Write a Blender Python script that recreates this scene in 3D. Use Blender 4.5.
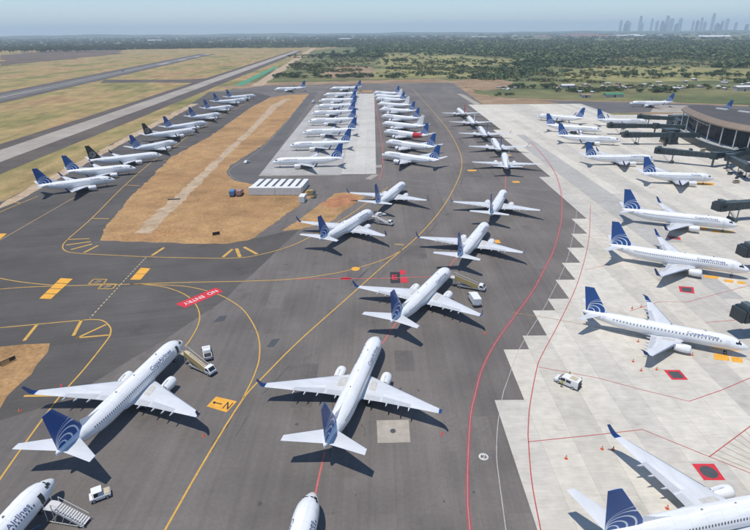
import bpy, bmesh, math, random
import numpy as np
from mathutils import Vector, Matrix, geometry
random.seed(7); RNG = np.random.default_rng(11)
sc = bpy.context.scene
for o in list(bpy.data.objects): bpy.data.objects.remove(o)
C = bpy.data.collections.new('scene'); sc.collection.children.link(C)

# ---------------- camera ----------------
CAM_H, FPX, PITCH, ROLL = 67.0, 533.2, math.radians(23.629), math.radians(-0.504)
fw = Vector((0, math.cos(PITCH), -math.sin(PITCH))); up0 = Vector((0, math.sin(PITCH), math.cos(PITCH))); r0 = Vector((1, 0, 0))
CR = r0*math.cos(ROLL) + up0*math.sin(ROLL); CU = up0*math.cos(ROLL) - r0*math.sin(ROLL)
cam_d = bpy.data.cameras.new('camera'); cam = bpy.data.objects.new('camera', cam_d); C.objects.link(cam)
cam_d.sensor_width = 36; cam_d.lens = FPX/750*36; cam_d.clip_start = 1; cam_d.clip_end = 90000
cam.matrix_world = Matrix(((CR.x, CU.x, -fw.x, 0), (CR.y, CU.y, -fw.y, 0), (CR.z, CU.z, -fw.z, CAM_H), (0, 0, 0, 1)))
sc.camera = cam

# ---------------- sky, sun, exposure ----------------
SUN = Vector((-0.21, -0.13, 1)).normalized()
world = bpy.data.worlds.new('World'); sc.world = world; world.use_nodes = True
wn = world.node_tree; sky = wn.nodes.new('ShaderNodeTexSky'); sky.sky_type = 'NISHITA'; sky.sun_disc = False
sky.sun_elevation = math.asin(SUN.z); sky.sun_rotation = math.atan2(SUN.x, SUN.y)
sky.altitude = 60; sky.air_density = 1.0; sky.dust_density = 0.0; sky.ozone_density = 7.0
wn.links.new(sky.outputs[0], wn.nodes['Background'].inputs[0]); wn.nodes['Background'].inputs[1].default_value = 0.13
sl = bpy.data.lights.new('sun', 'SUN'); sl.energy = 3.7; sl.angle = math.radians(0.53); sl.color = (1, 0.955, 0.88)
so = bpy.data.objects.new('sun', sl); C.objects.link(so); so.rotation_euler = (-SUN).to_track_quat('-Z', 'Y').to_euler(); so.location = (-60, -40, 280)
vs = sc.view_settings; vs.view_transform = 'Standard'; vs.look = 'None'; vs.exposure = 0.08; vs.gamma = 1; vs.use_curve_mapping = False
sc.render.engine = 'CYCLES'; sc.cycles.volume_bounces = 3; sc.cycles.use_denoising = True; sc.cycles.max_bounces = 8

# ---------------- helpers ----------------
def G(px, py, z=0.0):
    """ground (or height z) point under a photo pixel"""
    d = fw + CR*((px-375)/FPX) - CU*((py-265)/FPX); t = (z-CAM_H)/d.z
    return Vector((d.x*t, d.y*t, z))
def G2(px, py, z=0.0): p = G(px, py, z); return (p.x, p.y)

MATS = {}
def mat(name, col, rough=0.6, var=0.0, scale=1.0, metal=0.0, spec=0.5, col2=None, bump=0.0, stretch=None, detail=4.0, coords='Object', extra=None, emit=None):
    if name in MATS: return MATS[name]
    m = bpy.data.materials.new(name); m.use_nodes = True; t = m.node_tree; N = t.nodes; L = t.links
    b = N['Principled BSDF']; b.inputs['Roughness'].default_value = rough; b.inputs['Metallic'].default_value = metal
    b.inputs['Specular IOR Level'].default_value = spec
    c = (*col, 1)
    if var or col2:
        tc = N.new('ShaderNodeTexCoord'); out = tc.outputs[coords] if coords != 'World' else None
        if coords == 'World': g = N.new('ShaderNodeNewGeometry'); out = g.outputs['Position']
        mp = N.new('ShaderNodeMapping'); L.new(out, mp.inputs[0])
        if stretch: mp.inputs['Scale'].default_value = stretch
        n = N.new('ShaderNodeTexNoise'); n.inputs['Scale'].default_value = scale; n.inputs['Detail'].default_value = detail; n.inputs['Roughness'].default_value = 0.62
        L.new(mp.outputs[0], n.inputs['Vector'])
        r = N.new('ShaderNodeValToRGB'); L.new(n.outputs[0], r.inputs[0])
        r.color_ramp.elements[0].position = 0.32; r.color_ramp.elements[1].position = 0.68
        if col2: a, d = c, (*col2, 1)
        else: a = tuple(x*(1-var) for x in col)+(1,); d = tuple(min(1, x*(1+var)) for x in col)+(1,)
        r.color_ramp.elements[0].color = a; r.color_ramp.elements[1].color = d
        L.new(r.outputs[0], b.inputs['Base Color'])
        if bump:
            bp = N.new('ShaderNodeBump'); bp.inputs['Strength'].default_value = bump; bp.inputs['Distance'].default_value = 0.1
            L.new(n.outputs[0], bp.inputs['Height']); L.new(bp.outputs[0], b.inputs['Normal'])
    else: b.inputs['Base Color'].default_value = c
    if extra: extra(t, b)
    MATS[name] = m; return m

def tag(o, label=None, cat=None, group=None, kind=None):
    if label: o['label'] = label
    if cat: o['category'] = cat
    if group: o['group'] = group
    if kind: o['kind'] = kind
    return o
def empty(name, loc=(0, 0, 0), rz=0.0, label=None, cat=None, group=None):
    o = bpy.data.objects.new(name, None); C.objects.link(o); o.location = loc; o.rotation_euler = (0, 0, rz); o.empty_display_size = 0.5
    return tag(o, label, cat, group)
def me(name, V, F, m=None, smooth=False):
    d = bpy.data.meshes.new(name); d.from_pydata([tuple(v) for v in V], [], F); d.update()
    if m: d.materials.append(m)
    if smooth: d.polygons.foreach_set('use_smooth', [True]*len(d.polygons))
    return d
def ob(name, data, parent=None, loc=None, rz=None):
    o = bpy.data.objects.new(name, data); C.objects.link(o)
    if parent: o.parent = parent
    if loc is not None: o.location = loc
    if rz is not None: o.rotation_euler = (0, 0, rz)
    return o
def copy_tree(o, parent=None):
    c = o.copy(); C.objects.link(c); c.parent = parent
    for ch in o.children: copy_tree(ch, c)
    return c
class MB:
    """collects shapes, built as one mesh"""
    def __init__(s): s.V = []; s.F = []
    def add(s, V, F):
        k = len(s.V); s.V += [tuple(v) for v in V]; s.F += [tuple(i+k for i in f) for f in F]; return s
    def box(s, x0, x1, y0, y1, z0, z1):
        return s.add([(x0,y0,z0),(x1,y0,z0),(x1,y1,z0),(x0,y1,z0),(x0,y0,z1),(x1,y0,z1),(x1,y1,z1),(x0,y1,z1)],
                     [(3,2,1,0),(4,5,6,7),(0,1,5,4),(1,2,6,5),(2,3,7,6),(3,0,4,7)])
    def prism(s, prof, y0, y1):
        """side profile (x,z) pulled along y"""
        n = len(prof); V = [(x, y0, z) for x, z in prof]+[(x, y1, z) for x, z in prof]
        F = [tuple(range(n)), tuple(range(2*n-1, n-1, -1))]+[((i+1) % n, i, i+n, (i+1) % n+n) for i in range(n)]
        return s.add(V, F)
    def tube(s, a, b, r, n=8, r2=None):
        a, b = Vector(a), Vector(b); d = (b-a).normalized(); u = d.orthogonal().normalized(); w = d.cross(u); r2 = r if r2 is None else r2
        V = [a+(u*math.cos(2*math.pi*i/n)+w*math.sin(2*math.pi*i/n))*r for i in range(n)]+[b+(u*math.cos(2*math.pi*i/n)+w*math.sin(2*math.pi*i/n))*r2 for i in range(n)]
        return s.add(V, [(i, (i+1) % n, (i+1) % n+n, i+n) for i in range(n)]+[tuple(range(n-1, -1, -1)), tuple(range(n, 2*n))])
    def loft(s, rings, cap=True):
        n = len(rings[0]); V = [p for r in rings for p in r]; F = []
        for k in range(len(rings)-1):
            for i in range(n): F.append((k*n+i, k*n+(i+1) % n, (k+1)*n+(i+1) % n, (k+1)*n+i))
        if cap: F += [tuple(range(n-1, -1, -1)), tuple(range((len(rings)-1)*n, len(rings)*n))]
        return s.add(V, F)
    def mesh(s, name, m, smooth=False, bevel=0.0, angle=40):
        d = me(name, s.V, s.F, m); bm = bmesh.new(); bm.from_mesh(d)
        bmesh.ops.recalc_face_normals(bm, faces=bm.faces)
        if bevel: bmesh.ops.bevel(bm, geom=[e for e in bm.edges if e.calc_face_angle(0) > 0.5], offset=bevel, segments=2, affect='EDGES', profile=0.6)
        bm.to_mesh(d); bm.free()
        if smooth:
            d.polygons.foreach_set('use_smooth', [True]*len(d.polygons)); d.set_sharp_from_angle(angle=math.radians(angle))
        return d
    def build(s, name, m, parent=None, smooth=False, bevel=0.0, angle=40): return ob(name, s.mesh(name, m, smooth, bevel, angle), parent)

def resample(P, step, jit=0.0, rnd=None):
    out = []
    for i in range(len(P)):
        a, b = Vector(P[i]).to_2d(), Vector(P[(i+1) % len(P)]).to_2d(); L = (b-a).length; n = max(1, int(L/step))
        for k in range(n):
            p = a.lerp(b, k/n)
            if jit and k: d = (b-a).normalized(); p = p+Vector((-d.y, d.x))*random.gauss(0, jit)
            out.append((p.x, p.y))
    return out
def sheet(name, P, z, m, step=0, jit=0.0, parent=None, label=None):
    P = [tuple(p)[:2] for p in P]
    if step: P = resample(P, step, jit)
    V = [Vector((x, y, z)) for x, y in P]; T = geometry.tessellate_polygon([V])
    d = me(name, V, [t for t in T], m); bm = bmesh.new(); bm.from_mesh(d)
    for f in bm.faces:
        if f.normal.z < 0: f.normal_flip()
    bm.to_mesh(d); bm.free()
    o = ob(name, d, parent)
    if parent is None: o['kind'] = 'structure'
    if label: o['label'] = label
    return o
def smooth_line(P, sub=6):
    P = [Vector((p[0], p[1])) for p in P]; out = []
    for i in range(len(P)-1):
        p0, p1, p2, p3 = P[max(i-1, 0)], P[i], P[i+1], P[min(i+2, len(P)-1)]
        for k in range(sub):
            t = k/sub
            out.append(0.5*((2*p1)+(p2-p0)*t+(2*p0-5*p1+4*p2-p3)*t*t+(3*p1-p0-3*p2+p3)*t**3))
    return out+[P[-1]]
def ribbon(name, P, w, z, m, parent, smooth=True, dash=None):
    """painted line along ground points"""
    Q = smooth_line(P) if smooth and len(P) > 2 else [Vector((p[0], p[1])) for p in P]
    if dash:
        L = MB()
        for i in range(len(Q)-1):
            a, b = Q[i], Q[i+1]; d = (b-a); n = d.length; d = d/n; q = Vector((-d.y, d.x))*w/2; s = 0
            while s < n:
                e = min(s+dash[0], n); pts = [a+d*s-q, a+d*e-q, a+d*e+q, a+d*s+q]; L.add([(p.x, p.y, z) for p in pts], [(0, 1, 2, 3)]); s += dash[0]+dash[1]
        return L.build(name, m, parent)
    V = []; F = []
    for i, p in enumerate(Q):
        d = (Q[min(i+1, len(Q)-1)]-Q[max(i-1, 0)]).normalized(); q = Vector((-d.y, d.x))*w/2
        V += [(p.x+q.x, p.y+q.y, z), (p.x-q.x, p.y-q.y, z)]
        if i: F.append((2*i-2, 2*i-1, 2*i+1, 2*i))
    return ob(name, me(name, V, F, m), parent)
def text_mesh(body, size=1.0, bold=0.0):
    cu = bpy.data.curves.new('lettering', 'FONT'); cu.body = body; cu.size = size; cu.offset = bold; cu.resolution_u = 3
    o = bpy.data.objects.new('lettering', cu); C.objects.link(o); bpy.context.view_layer.update()
    d = bpy.data.meshes.new_from_object(o.evaluated_get(bpy.context.evaluated_depsgraph_get()))
    bpy.data.objects.remove(o); d.materials.clear(); return d
# ---------------- ground materials ----------------
def ground_mat(name, ramp, s_big, s_mid, s_fine, mid=0.25, fine=0.25, stretch=(1, 1, 1), rough=0.9, bump=0.0, lanes=None, tint=None, cracks=None):
    m = bpy.data.materials.new(name); m.use_nodes = True; t = m.node_tree; N = t.nodes; L = t.links
    b = N['Principled BSDF']; b.inputs['Roughness'].default_value = rough; b.inputs['Specular IOR Level'].default_value = 0.25
    g = N.new('ShaderNodeNewGeometry'); mp = N.new('ShaderNodeMapping'); mp.inputs['Scale'].default_value = stretch
    L.new(g.outputs['Position'], mp.inputs[0])
    def noise(s, det=6.0, vec=None):
        n = N.new('ShaderNodeTexNoise'); n.inputs['Scale'].default_value = s; n.inputs['Detail'].default_value = det; n.inputs['Roughness'].default_value = 0.6
        L.new(vec or mp.outputs[0], n.inputs['Vector']); return n.outputs[0]
    def mrange(x, a, b_, c, d):
        r = N.new('ShaderNodeMapRange'); L.new(x, r.inputs[0])
        for i, v in enumerate((a, b_, c, d)): r.inputs[i+1].default_value = v
        return r.outputs[0]
    def mul(c, f):
        x = N.new('ShaderNodeMix'); x.data_type = 'RGBA'; x.blend_type = 'MULTIPLY'; x.inputs[0].default_value = 1
        L.new(c, x.inputs[6]); L.new(f, x.inputs[7]); return x.outputs[2]
    r = N.new('ShaderNodeValToRGB'); L.new(noise(s_big), r.inputs[0]); e = r.color_ramp.elements
    while len(e) < len(ramp): e.new(0.5)
    for i, (p, c) in enumerate(ramp): e[i].position = p; e[i].color = (*c, 1)
    c = r.outputs[0]
    c = mul(c, mrange(noise(s_mid), 0.3, 0.7, 1-mid, 1+mid)); fn = noise(s_fine, 8.0)
    c = mul(c, mrange(fn, 0.3, 0.7, 1-fine, 1+fine))
    if lanes:     # paving strips of slightly different age
        for (w, amt, ang) in lanes:
            sx = N.new('ShaderNodeVectorRotate'); sx.rotation_type = 'Z_AXIS'; sx.inputs['Angle'].default_value = ang; L.new(g.outputs['Position'], sx.inputs[0])
            sp = N.new('ShaderNodeSeparateXYZ'); L.new(sx.outputs[0], sp.inputs[0])
            wig = N.new('ShaderNodeMath'); wig.operation = 'MULTIPLY_ADD'; L.new(sp.outputs[0], wig.inputs[0]); wig.inputs[1].default_value = 1/w; wig.inputs[2].default_value = 40.3
            fl = N.new('ShaderNodeMath'); fl.operation = 'FLOOR'; L.new(wig.outputs[0], fl.inputs[0])
            yl = N.new('ShaderNodeMath'); yl.operation = 'MULTIPLY'; L.new(sp.outputs[1], yl.inputs[0]); yl.inputs[1].default_value = 1/(w*14)
            yf = N.new('ShaderNodeMath'); yf.operation = 'FLOOR'; L.new(yl.outputs[0], yf.inputs[0])
            cb = N.new('ShaderNodeCombineXYZ'); L.new(fl.outputs[0], cb.inputs[0]); L.new(yf.outputs[0], cb.inputs[1])
            wh = N.new('ShaderNodeTexWhiteNoise'); wh.noise_dimensions = '2D'; L.new(cb.outputs[0], wh.inputs['Vector'])
            c = mul(c, mrange(wh.outputs[0], 0, 1, 1-amt, 1+amt))
            fr = N.new('ShaderNodeMath'); fr.operation = 'FRACT'; L.new(wig.outputs[0], fr.inputs[0]); c = mul(c, mrange(fr.outputs[0], 0.0, 0.035, 0.86, 1.0))
            # streaks of wear along the strips
            ms = N.new('ShaderNodeMapping'); ms.inputs['Scale'].default_value = (0.9, 0.02, 1); L.new(sx.outputs[0], ms.inputs[0])
            c = mul(c, mrange(noise(1.0, 5.0, ms.outputs[0]), 0.3, 0.7, 1-amt*1.6, 1+amt*1.6))
    if cracks:    # oil and tyre stains
        n1 = noise(cracks[0], 3.0); c = mul(c, mrange(n1, 0.62, 0.78, 1.0, cracks[1]))
    L.new(c, b.inputs['Base Color'])
    if bump:
        bp = N.new('ShaderNodeBump'); bp.inputs['Strength'].default_value = bump; bp.inputs['Distance'].default_value = 0.3; L.new(fn, bp.inputs['Height']); L.new(bp.outputs[0], b.inputs['Normal'])
    return m
m_plain = ground_mat('scrub_plain', [(0.30, (0.065, 0.085, 0.032)), (0.45, (0.115, 0.125, 0.045)), (0.60, (0.18, 0.165, 0.065)), (0.78, (0.23, 0.165, 0.085))], 0.007, 0.035, 0.6, 0.3, 0.35)
m_infield = ground_mat('dry_infield', [(0.30, (0.12, 0.13, 0.04)), (0.43, (0.24, 0.20, 0.07)), (0.54, (0.35, 0.245, 0.105)), (0.64, (0.30, 0.18, 0.085)), (0.78, (0.21, 0.15, 0.07))], 0.010, 0.05, 0.9, 0.30, 0.34, stretch=(1.8, 0.7, 1), bump=0.5)
m_orange = ground_mat('dry_orange_grass', [(0.26, (0.20, 0.125, 0.055)), (0.42, (0.33, 0.19, 0.082)), (0.56, (0.40, 0.24, 0.105)), (0.66, (0.35, 0.19, 0.08)), (0.78, (0.42, 0.28, 0.14))], 0.020, 0.14, 0.9, 0.20, 0.27, bump=0.7)
m_dirt = ground_mat('bare_dirt', [(0.3, (0.19, 0.125, 0.07)), (0.5, (0.28, 0.185, 0.105)), (0.7, (0.35, 0.25, 0.15))], 0.03, 0.1, 0.9, 0.2, 0.25, bump=0.5)
m_olive = ground_mat('olive_field', [(0.3, (0.14, 0.14, 0.05)), (0.5, (0.24, 0.22, 0.08)), (0.7, (0.32, 0.27, 0.11))], 0.012, 0.04, 0.5, 0.25, 0.3)
m_brownfield = ground_mat('fallow_field', [(0.3, (0.09, 0.065, 0.045)), (0.55, (0.14, 0.10, 0.07)), (0.75, (0.2, 0.15, 0.09))], 0.008, 0.03, 0.4, 0.2, 0.2)
m_path = ground_mat('pale_track', [(0.3, (0.33, 0.22, 0.12)), (0.52, (0.45, 0.34, 0.23)), (0.8, (0.36, 0.24, 0.13))], 0.08, 0.25, 1.4, 0.2, 0.2)
m_apron = ground_mat('apron_asphalt', [(0.3, (0.120, 0.107, 0.097)), (0.5, (0.152, 0.135, 0.121)), (0.7, (0.182, 0.161, 0.143))], 0.018, 0.07, 1.6, 0.14, 0.08, lanes=[(4.2, 0.055, 0.0)], cracks=(0.10, 0.68))
m_taxi = ground_mat('taxiway_asphalt', [(0.3, (0.078, 0.071, 0.065)), (0.5, (0.096, 0.087, 0.079)), (0.7, (0.114, 0.102, 0.092))], 0.02, 0.08, 1.6, 0.08, 0.07, lanes=[(6.0, 0.05, 1.35)], cracks=(0.09, 0.75))
m_road = ground_mat('road_asphalt', [(0.3, (0.10, 0.095, 0.092)), (0.7, (0.14, 0.13, 0.12))], 0.03, 0.1, 1.2, 0.1, 0.1)
m_runlight = ground_mat('runway_concrete', [(0.3, (0.29, 0.25, 0.21)), (0.7, (0.39, 0.345, 0.29))], 0.02, 0.1, 0.8, 0.12, 0.1)
m_shoulder = ground_mat('dark_shoulder', [(0.3, (0.085, 0.072, 0.062)), (0.7, (0.13, 0.105, 0.085))], 0.02, 0.1, 0.8, 0.15, 0.12)
m_joint = mat('joint_filler', (0.33, 0.30, 0.26), 0.9, var=0.2, scale=0.5, coords='World')
m_turf = mat('green_turf', (0.06, 0.25, 0.135), 0.9, var=0.2, scale=0.2, coords='World')
def paint(name, col, wear=0.45):
    return ground_mat(name, [(0.25, tuple(c*wear+0.03 for c in col)), (0.42, col), (0.8, col)], 0.35, 0.6, 3.0, 0.1, 0.12, rough=0.75)
m_yel = paint('yellow_paint', (0.56, 0.33, 0.075)); m_red = paint('red_paint', (0.58, 0.035, 0.05)); m_pink = paint('faded_red_paint', (0.50, 0.13, 0.11), 0.6)
m_whp = paint('white_paint', (0.62, 0.60, 0.56)); m_wfaint = paint('worn_white_paint', (0.27, 0.25, 0.23), 0.7); m_blk = paint('black_paint', (0.035, 0.035, 0.04)); m_org = paint('amber_paint', (0.72, 0.36, 0.05), 0.6)
m_yfaint = paint('worn_yellow_paint', (0.36, 0.25, 0.13), 0.6); m_tar = paint('dark_patch_paint', (0.075, 0.08, 0.085), 0.8)
m_redline = paint('boundary_red', (0.46, 0.055, 0.075), 0.7); m_pinkline = paint('boundary_pale', (0.42, 0.28, 0.26), 0.7)
m_dash = paint('pale_yellow_paint', (0.50, 0.41, 0.25), 0.6); m_wgrey = paint('grey_white_paint', (0.44, 0.42, 0.38), 0.6)
m_redthin = paint('thin_red_paint', (0.42, 0.09, 0.08), 0.6)

# concrete slabs: the slab's own tone is the object colour, grain from noise
def slab_mat(name, attr):
    def ex(t, b):
        N, L = t.nodes, t.links
        if attr: s = N.new('ShaderNodeAttribute'); s.attribute_name = 'tone'; src = s.outputs['Color']
        else: s = N.new('ShaderNodeObjectInfo'); src = s.outputs['Color']
        g = N.new('ShaderNodeNewGeometry'); c = src
        for sca, st, lo, hi in ((0.5, (1, 1, 1), 0.90, 1.07), (1.0, (0.35, 2.2, 1), 0.93, 1.06), (0.07, (1, 1, 1), 0.90, 1.08)):
            mp = N.new('ShaderNodeMapping'); mp.inputs['Scale'].default_value = st; L.new(g.outputs['Position'], mp.inputs[0])
            n = N.new('ShaderNodeTexNoise'); n.inputs['Scale'].default_value = sca; n.inputs['Detail'].default_value = 6; L.new(mp.outputs[0], n.inputs['Vector'])
            r = N.new('ShaderNodeMapRange'); r.inputs[1].default_value = 0.3; r.inputs[2].default_value = 0.7; r.inputs[3].default_value = lo; r.inputs[4].default_value = hi; L.new(n.outputs[0], r.inputs[0])
            x = N.new('ShaderNodeMix'); x.data_type = 'RGBA'; x.blend_type = 'MULTIPLY'; x.inputs[0].default_value = 1; L.new(c, x.inputs[6]); L.new(r.outputs[0], x.inputs[7]); c = x.outputs[2]
        n = N.new('ShaderNodeTexNoise'); n.inputs['Scale'].default_value = 0.16; n.inputs['Detail'].default_value = 5; L.new(g.outputs['Position'], n.inputs['Vector'])
        r = N.new('ShaderNodeMapRange'); r.inputs[1].default_value = 0.64; r.inputs[2].default_value = 0.78; r.inputs[3].default_value = 1; r.inputs[4].default_value = 0.72; L.new(n.outputs[0], r.inputs[0])
        x = N.new('ShaderNodeMix'); x.data_type = 'RGBA'; x.blend_type = 'MULTIPLY'; x.inputs[0].default_value = 1; L.new(c, x.inputs[6]); L.new(r.outputs[0], x.inputs[7])
        L.new(x.outputs[2], b.inputs['Base Color'])
    return mat(name, (0.4, 0.4, 0.4), 0.85, spec=0.25, extra=ex)
m_slab = slab_mat('concrete_slab', False); m_slab_far = slab_mat('concrete_slab_far', True)

# ---------------- terrain ----------------
ground = sheet('ground', [(-30000, -600), (30000, -600), (30000, 30000), (-30000, 30000)], 0.0, m_plain)
def px(*L): return [G2(a, b) for a, b in L]
# airfield grass on the left
sheet('grass_infield', [(-900, -200), (-150, -200), (-150, 240), (-178, 610), (-190, 800), (-205, 1300), (-240, 2300), (-150, 2900), (-700, 3150), (-1900, 3050), (-2100, 1500)], 0.008, m_infield, 30, 3)
sheet('fallow_field', px((0, 66), (60, 60), (120, 54), (125, 48), (60, 50), (0, 55)), 0.012, m_brownfield, 60, 8)
def band(name, a, b, w, z, m, off=0.0, parent=None):
    a, b = Vector(a), Vector(b); d = (b-a).normalized(); n = Vector((d.y, -d.x)); q = n*w/2; a = a+n*off; b = b+n*off
    return sheet(name, [a-q, b-q, b+q, a+q], z, m, 60, 0.4, parent)
TA, TB = Vector((-205, -120)), Vector((-302, 2350))
d_t = (Vector((-302, 2280))-Vector((-225.5, 319))).normalized(); TA = Vector((-225.5, 319))-d_t*500; TB = Vector((-302, 2280))
band('taxiway', TA, TB, 50, 0.016, m_shoulder, 2)
band('taxiway', TA, TB, 21, 0.022, m_runlight, -1)
RA, RB = Vector((-437, 650)), Vector((-560, 1780)); d_r = (RB-RA).normalized()
band('runway', RA-d_r*900, RB+d_r*250, 62, 0.016, m_shoulder)
band('runway', RA-d_r*900, RB+d_r*250, 44, 0.022, m_road)
for off, w in ((-9, 2.2), (0, 4.0), (10, 2.2)): band('runway_stripe', RA-d_r*900, RB+d_r*100, w, 0.028, m_wfaint if off else m_runlight, off)
for s in (700, 900, 1120, 1300): band('runway_patch', RA+d_r*s, RA+d_r*(s+90), 16, 0.034, m_runlight, 6)
sheet('taxiway', px((104, 79.5), (150, 79.7), (190, 79.3), (212, 77.8), (205, 83), (150, 82.2), (100, 83)), 0.018, m_shoulder, 20, 0.5)
sheet('turf_strip', px((234, 85.3), (243, 85.4), (279, 66.5), (274.5, 66.5)), 0.02, m_turf, 30, 1.0)
sheet('service_road', px((250, 86), (262, 86), (316, 48), (311, 48)), 0.014, m_path, 40, 1.0)
# scrubland behind the apron
sheet('dirt_bank', px((215, 88), (245, 83), (330, 81.5), (372, 80), (440, 78.5), (462, 84), (478, 94), (500, 97), (540, 99), (600, 100.5), (640, 101.5), (750, 105), (750, 118), (600, 112), (487, 106), (470, 98), (455, 90), (440, 83.5), (250, 89)), 0.010, m_dirt, 10, 2.0)
sheet('dirt_bank', px((450, 81), (472, 79), (498, 79), (515, 82), (505, 88), (485, 91), (466, 88)), 0.013, m_dirt, 10, 2.0)
sheet('grass_field', px((372, 66), (385, 54), (430, 53), (460, 56), (520, 60), (515, 66), (450, 67)), 0.012, m_olive, 30, 4)
sheet('grass_field', px((560, 73), (600, 66), (660, 66.5), (750, 69), (750, 80), (640, 82), (570, 79)), 0.012, m_olive, 30, 4)
sheet('grass_field', px((370, 79), (372, 69), (440, 70), (520, 73), (500, 76), (440, 78)), 0.011, m_olive, 20, 3)
sheet('dirt_track', px((318, 78), (326, 70), (345, 65), (372, 67), (372, 78)), 0.014, m_dirt, 15, 3)
sheet('taxiway', px((545, 100.5), (625, 102), (690, 104), (750, 106.5), (770, 107), (770, 116), (690, 111), (640, 112.5), (604, 113), (575, 106.5)), 0.014, m_road, 12, 0.4)
sheet('concrete_strip', px((655, 105), (692, 105.5), (700, 113), (650, 112)), 0.018, m_runlight, 12, 0.4)
# ---------------- apron ----------------
apron = sheet('apron', [(-330, -150), (-330, 60), (-163, 228), (-176, 380), (-193, 608), (-205, 700), (-170, 735)] + px((262, 85.6), (318, 84.6), (372, 83.3), (440, 82.6), (453, 83)) + [(109, 551), (96, 545), (90, 300), (140, 60), (140, -150)], 0.03, m_apron, 12, 0.35)
TZ = 0.036
taxi = sheet('taxiway', [G2(300, 229), G2(226, 299), G2(163, 341), G2(60, 402), (-100, 60), (-330, 0), (-330, 58), (-163, 226), (-176, 380), (-193, 606), (-205, 695), (-150, 690), (-118, 640), (-112, 300), (-96, 182)] + px((150, 243), (228, 244)), TZ, m_taxi, 8, 0.25)
sheet('dirt_verge', [(-158, 205), (-163, 229), (-176, 380), (-190, 575), (-182, 575), (-169, 380), (-157, 229)], 0.043, m_path, 6, 0.5)
IZ = 0.05
island = sheet('grass_island', px((100, 240.7), (140, 241.7), (200, 244), (230, 243.5), (248, 240.5), (262, 232), (285, 215.5), (305, 201.5), (313, 195), (304, 187.5), (275, 184.5), (250, 184), (234, 180.5), (227, 174), (229.5, 166), (264, 144.5), (285, 123), (309, 93.8), (286, 95), (270, 97.5), (250, 108), (210, 136.5), (170, 158), (150, 179), (133, 194), (103, 230)), IZ, m_orange, 2.5, 0.4)
sheet('grass_island', px((282, 231), (299, 229.5), (330, 222), (343, 212), (356, 203), (366, 196), (352, 192.5), (334, 193.5), (316, 207), (299, 220)), IZ, m_orange, 4, 0.4)
sheet('dirt_patch', px((322, 203), (338, 195), (352, 194), (358, 198), (345, 206), (330, 208)), IZ+0.012, mat('red_soil', (0.37, 0.165, 0.072), 0.95, var=0.25, scale=0.3, coords='World'), 1.2, 0.6)
sheet('grass_island', px((0, 347), (25, 344.5), (50, 343.5), (48, 352), (36, 366), (20, 384), (0, 409))+[(-125, 80), (-140, 100)], IZ, m_orange, 3, 0.45)
sheet('pale_track', px((133, 233.5), (151, 233.5), (188, 196), (231, 152), (255, 130), (275, 110), (286, 101), (292, 99), (285, 98.8), (271, 105.5), (250, 128.5), (225.5, 150), (182, 190)), IZ+0.008, m_path, 3, 0.5)
# faint dusty track tones on the taxiway side of the parking row
sheet('service_road', px((309, 93), (318, 92), (296, 122), (262, 176), (308, 181.5), (290, 186.5), (252, 186), (234, 182), (225, 174.5), (228, 165.5), (263, 144)), 0.042, m_road, 6, 0.2)

# ---------------- concrete slabs ----------------
LX0, LW, SL = 23.4, 5.87, 6.0
lane_top = [85.8, 104, 110, 122.5, 129, 141, 153.4, 166, 179.3, 196, 260.7, 400, 548]
CZ0, CZ = 0.045, 0.07
def concrete(name, lanes, cap, zc, label, seed):
    rnd = random.Random(seed); base = empty(name); base['kind'] = 'structure'; base['label'] = label
    bd = MB(); S = []
    for (x0, x1, y0, y1, f) in lanes:
        bd.add([(x0, y0, zc-0.025), (x1, y0, zc-0.025), (x1, y1, zc-0.025), (x0, y1, zc-0.025)], [(0, 1, 2, 3)])
        y = y1; lt = f(None, rnd); seg = 0
        while y-SL > y0-0.1:
            if seg <= 0: lt = f((x0+x1)/2, rnd, y); seg = rnd.randint(10, 40)
            seg -= 1
            k = lt[0]*rnd.uniform(0.985, 1.015); S.append((x0, x1, y-SL, y, (k, k*lt[1], k*lt[2], 1))); y -= SL
    ob('joint_base', bd.mesh('joint_base', m_joint), base)
    def vis(s):
        c = Vector(((s[0]+s[1])/2, (s[2]+s[3])/2, 0)); d = c-Vector((0, 0, CAM_H)); z = d.dot(fw); u = FPX*d.dot(CR)/z; v = -FPX*d.dot(CU)/z
        return (0 if abs(u) < 400 and v < 285 else 1, d.length)
    S.sort(key=vis); meshes = {}
    for s in S[:cap]:
        w = round(s[1]-s[0], 2)
        if w not in meshes: meshes[w] = MB().box(-w/2+0.018, w/2-0.018, -SL/2+0.006, SL/2-0.006, -0.03, 0).mesh('slab', m_slab)
        o = ob('slab', meshes[w], base, ((s[0]+s[1])/2, (s[2]+s[3])/2, zc+rnd.uniform(-0.002, 0.002))); o.color = s[4]
    R = MB(); cols = []
    for s in S[cap:]:
        z = zc; R.add([(s[0]+.018, s[2]+.006, z), (s[1]-.018, s[2]+.006, z), (s[1]-.018, s[3]-.006, z), (s[0]+.018, s[3]-.006, z)], [(0, 1, 2, 3)]); cols += [s[4]]*4
    if S[cap:]:
        d = me('slab', R.V, R.F, m_slab_far); a = d.color_attributes.new('tone', 'FLOAT_COLOR', 'POINT'); a.data.foreach_set('color', [c for q in cols for c in q])
        o = ob('slab_paving', d, base); o['kind'] = 'stuff'
    return base
def tone_main(x, rnd, y=None):
    if x is None: return (0.5, .95, .88)
    for a, b, c, d in ((88, 94, 198, 255), (64, 70.6, 126, 150), (46.8, 52.8, 60, 118), (35, 41, 55, 80), (94, 105, 262, 420)):
        if a < x < b and c < y-3 < d: return (0.40, .955, .87)
    return rnd.choice([(0.575, .925, .785), (0.53, .925, .795), (0.565, .92, .775), (0.485, .93, .81), (0.585, .925, .785), (0.51, .925, .785)])
lanes = []
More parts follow.
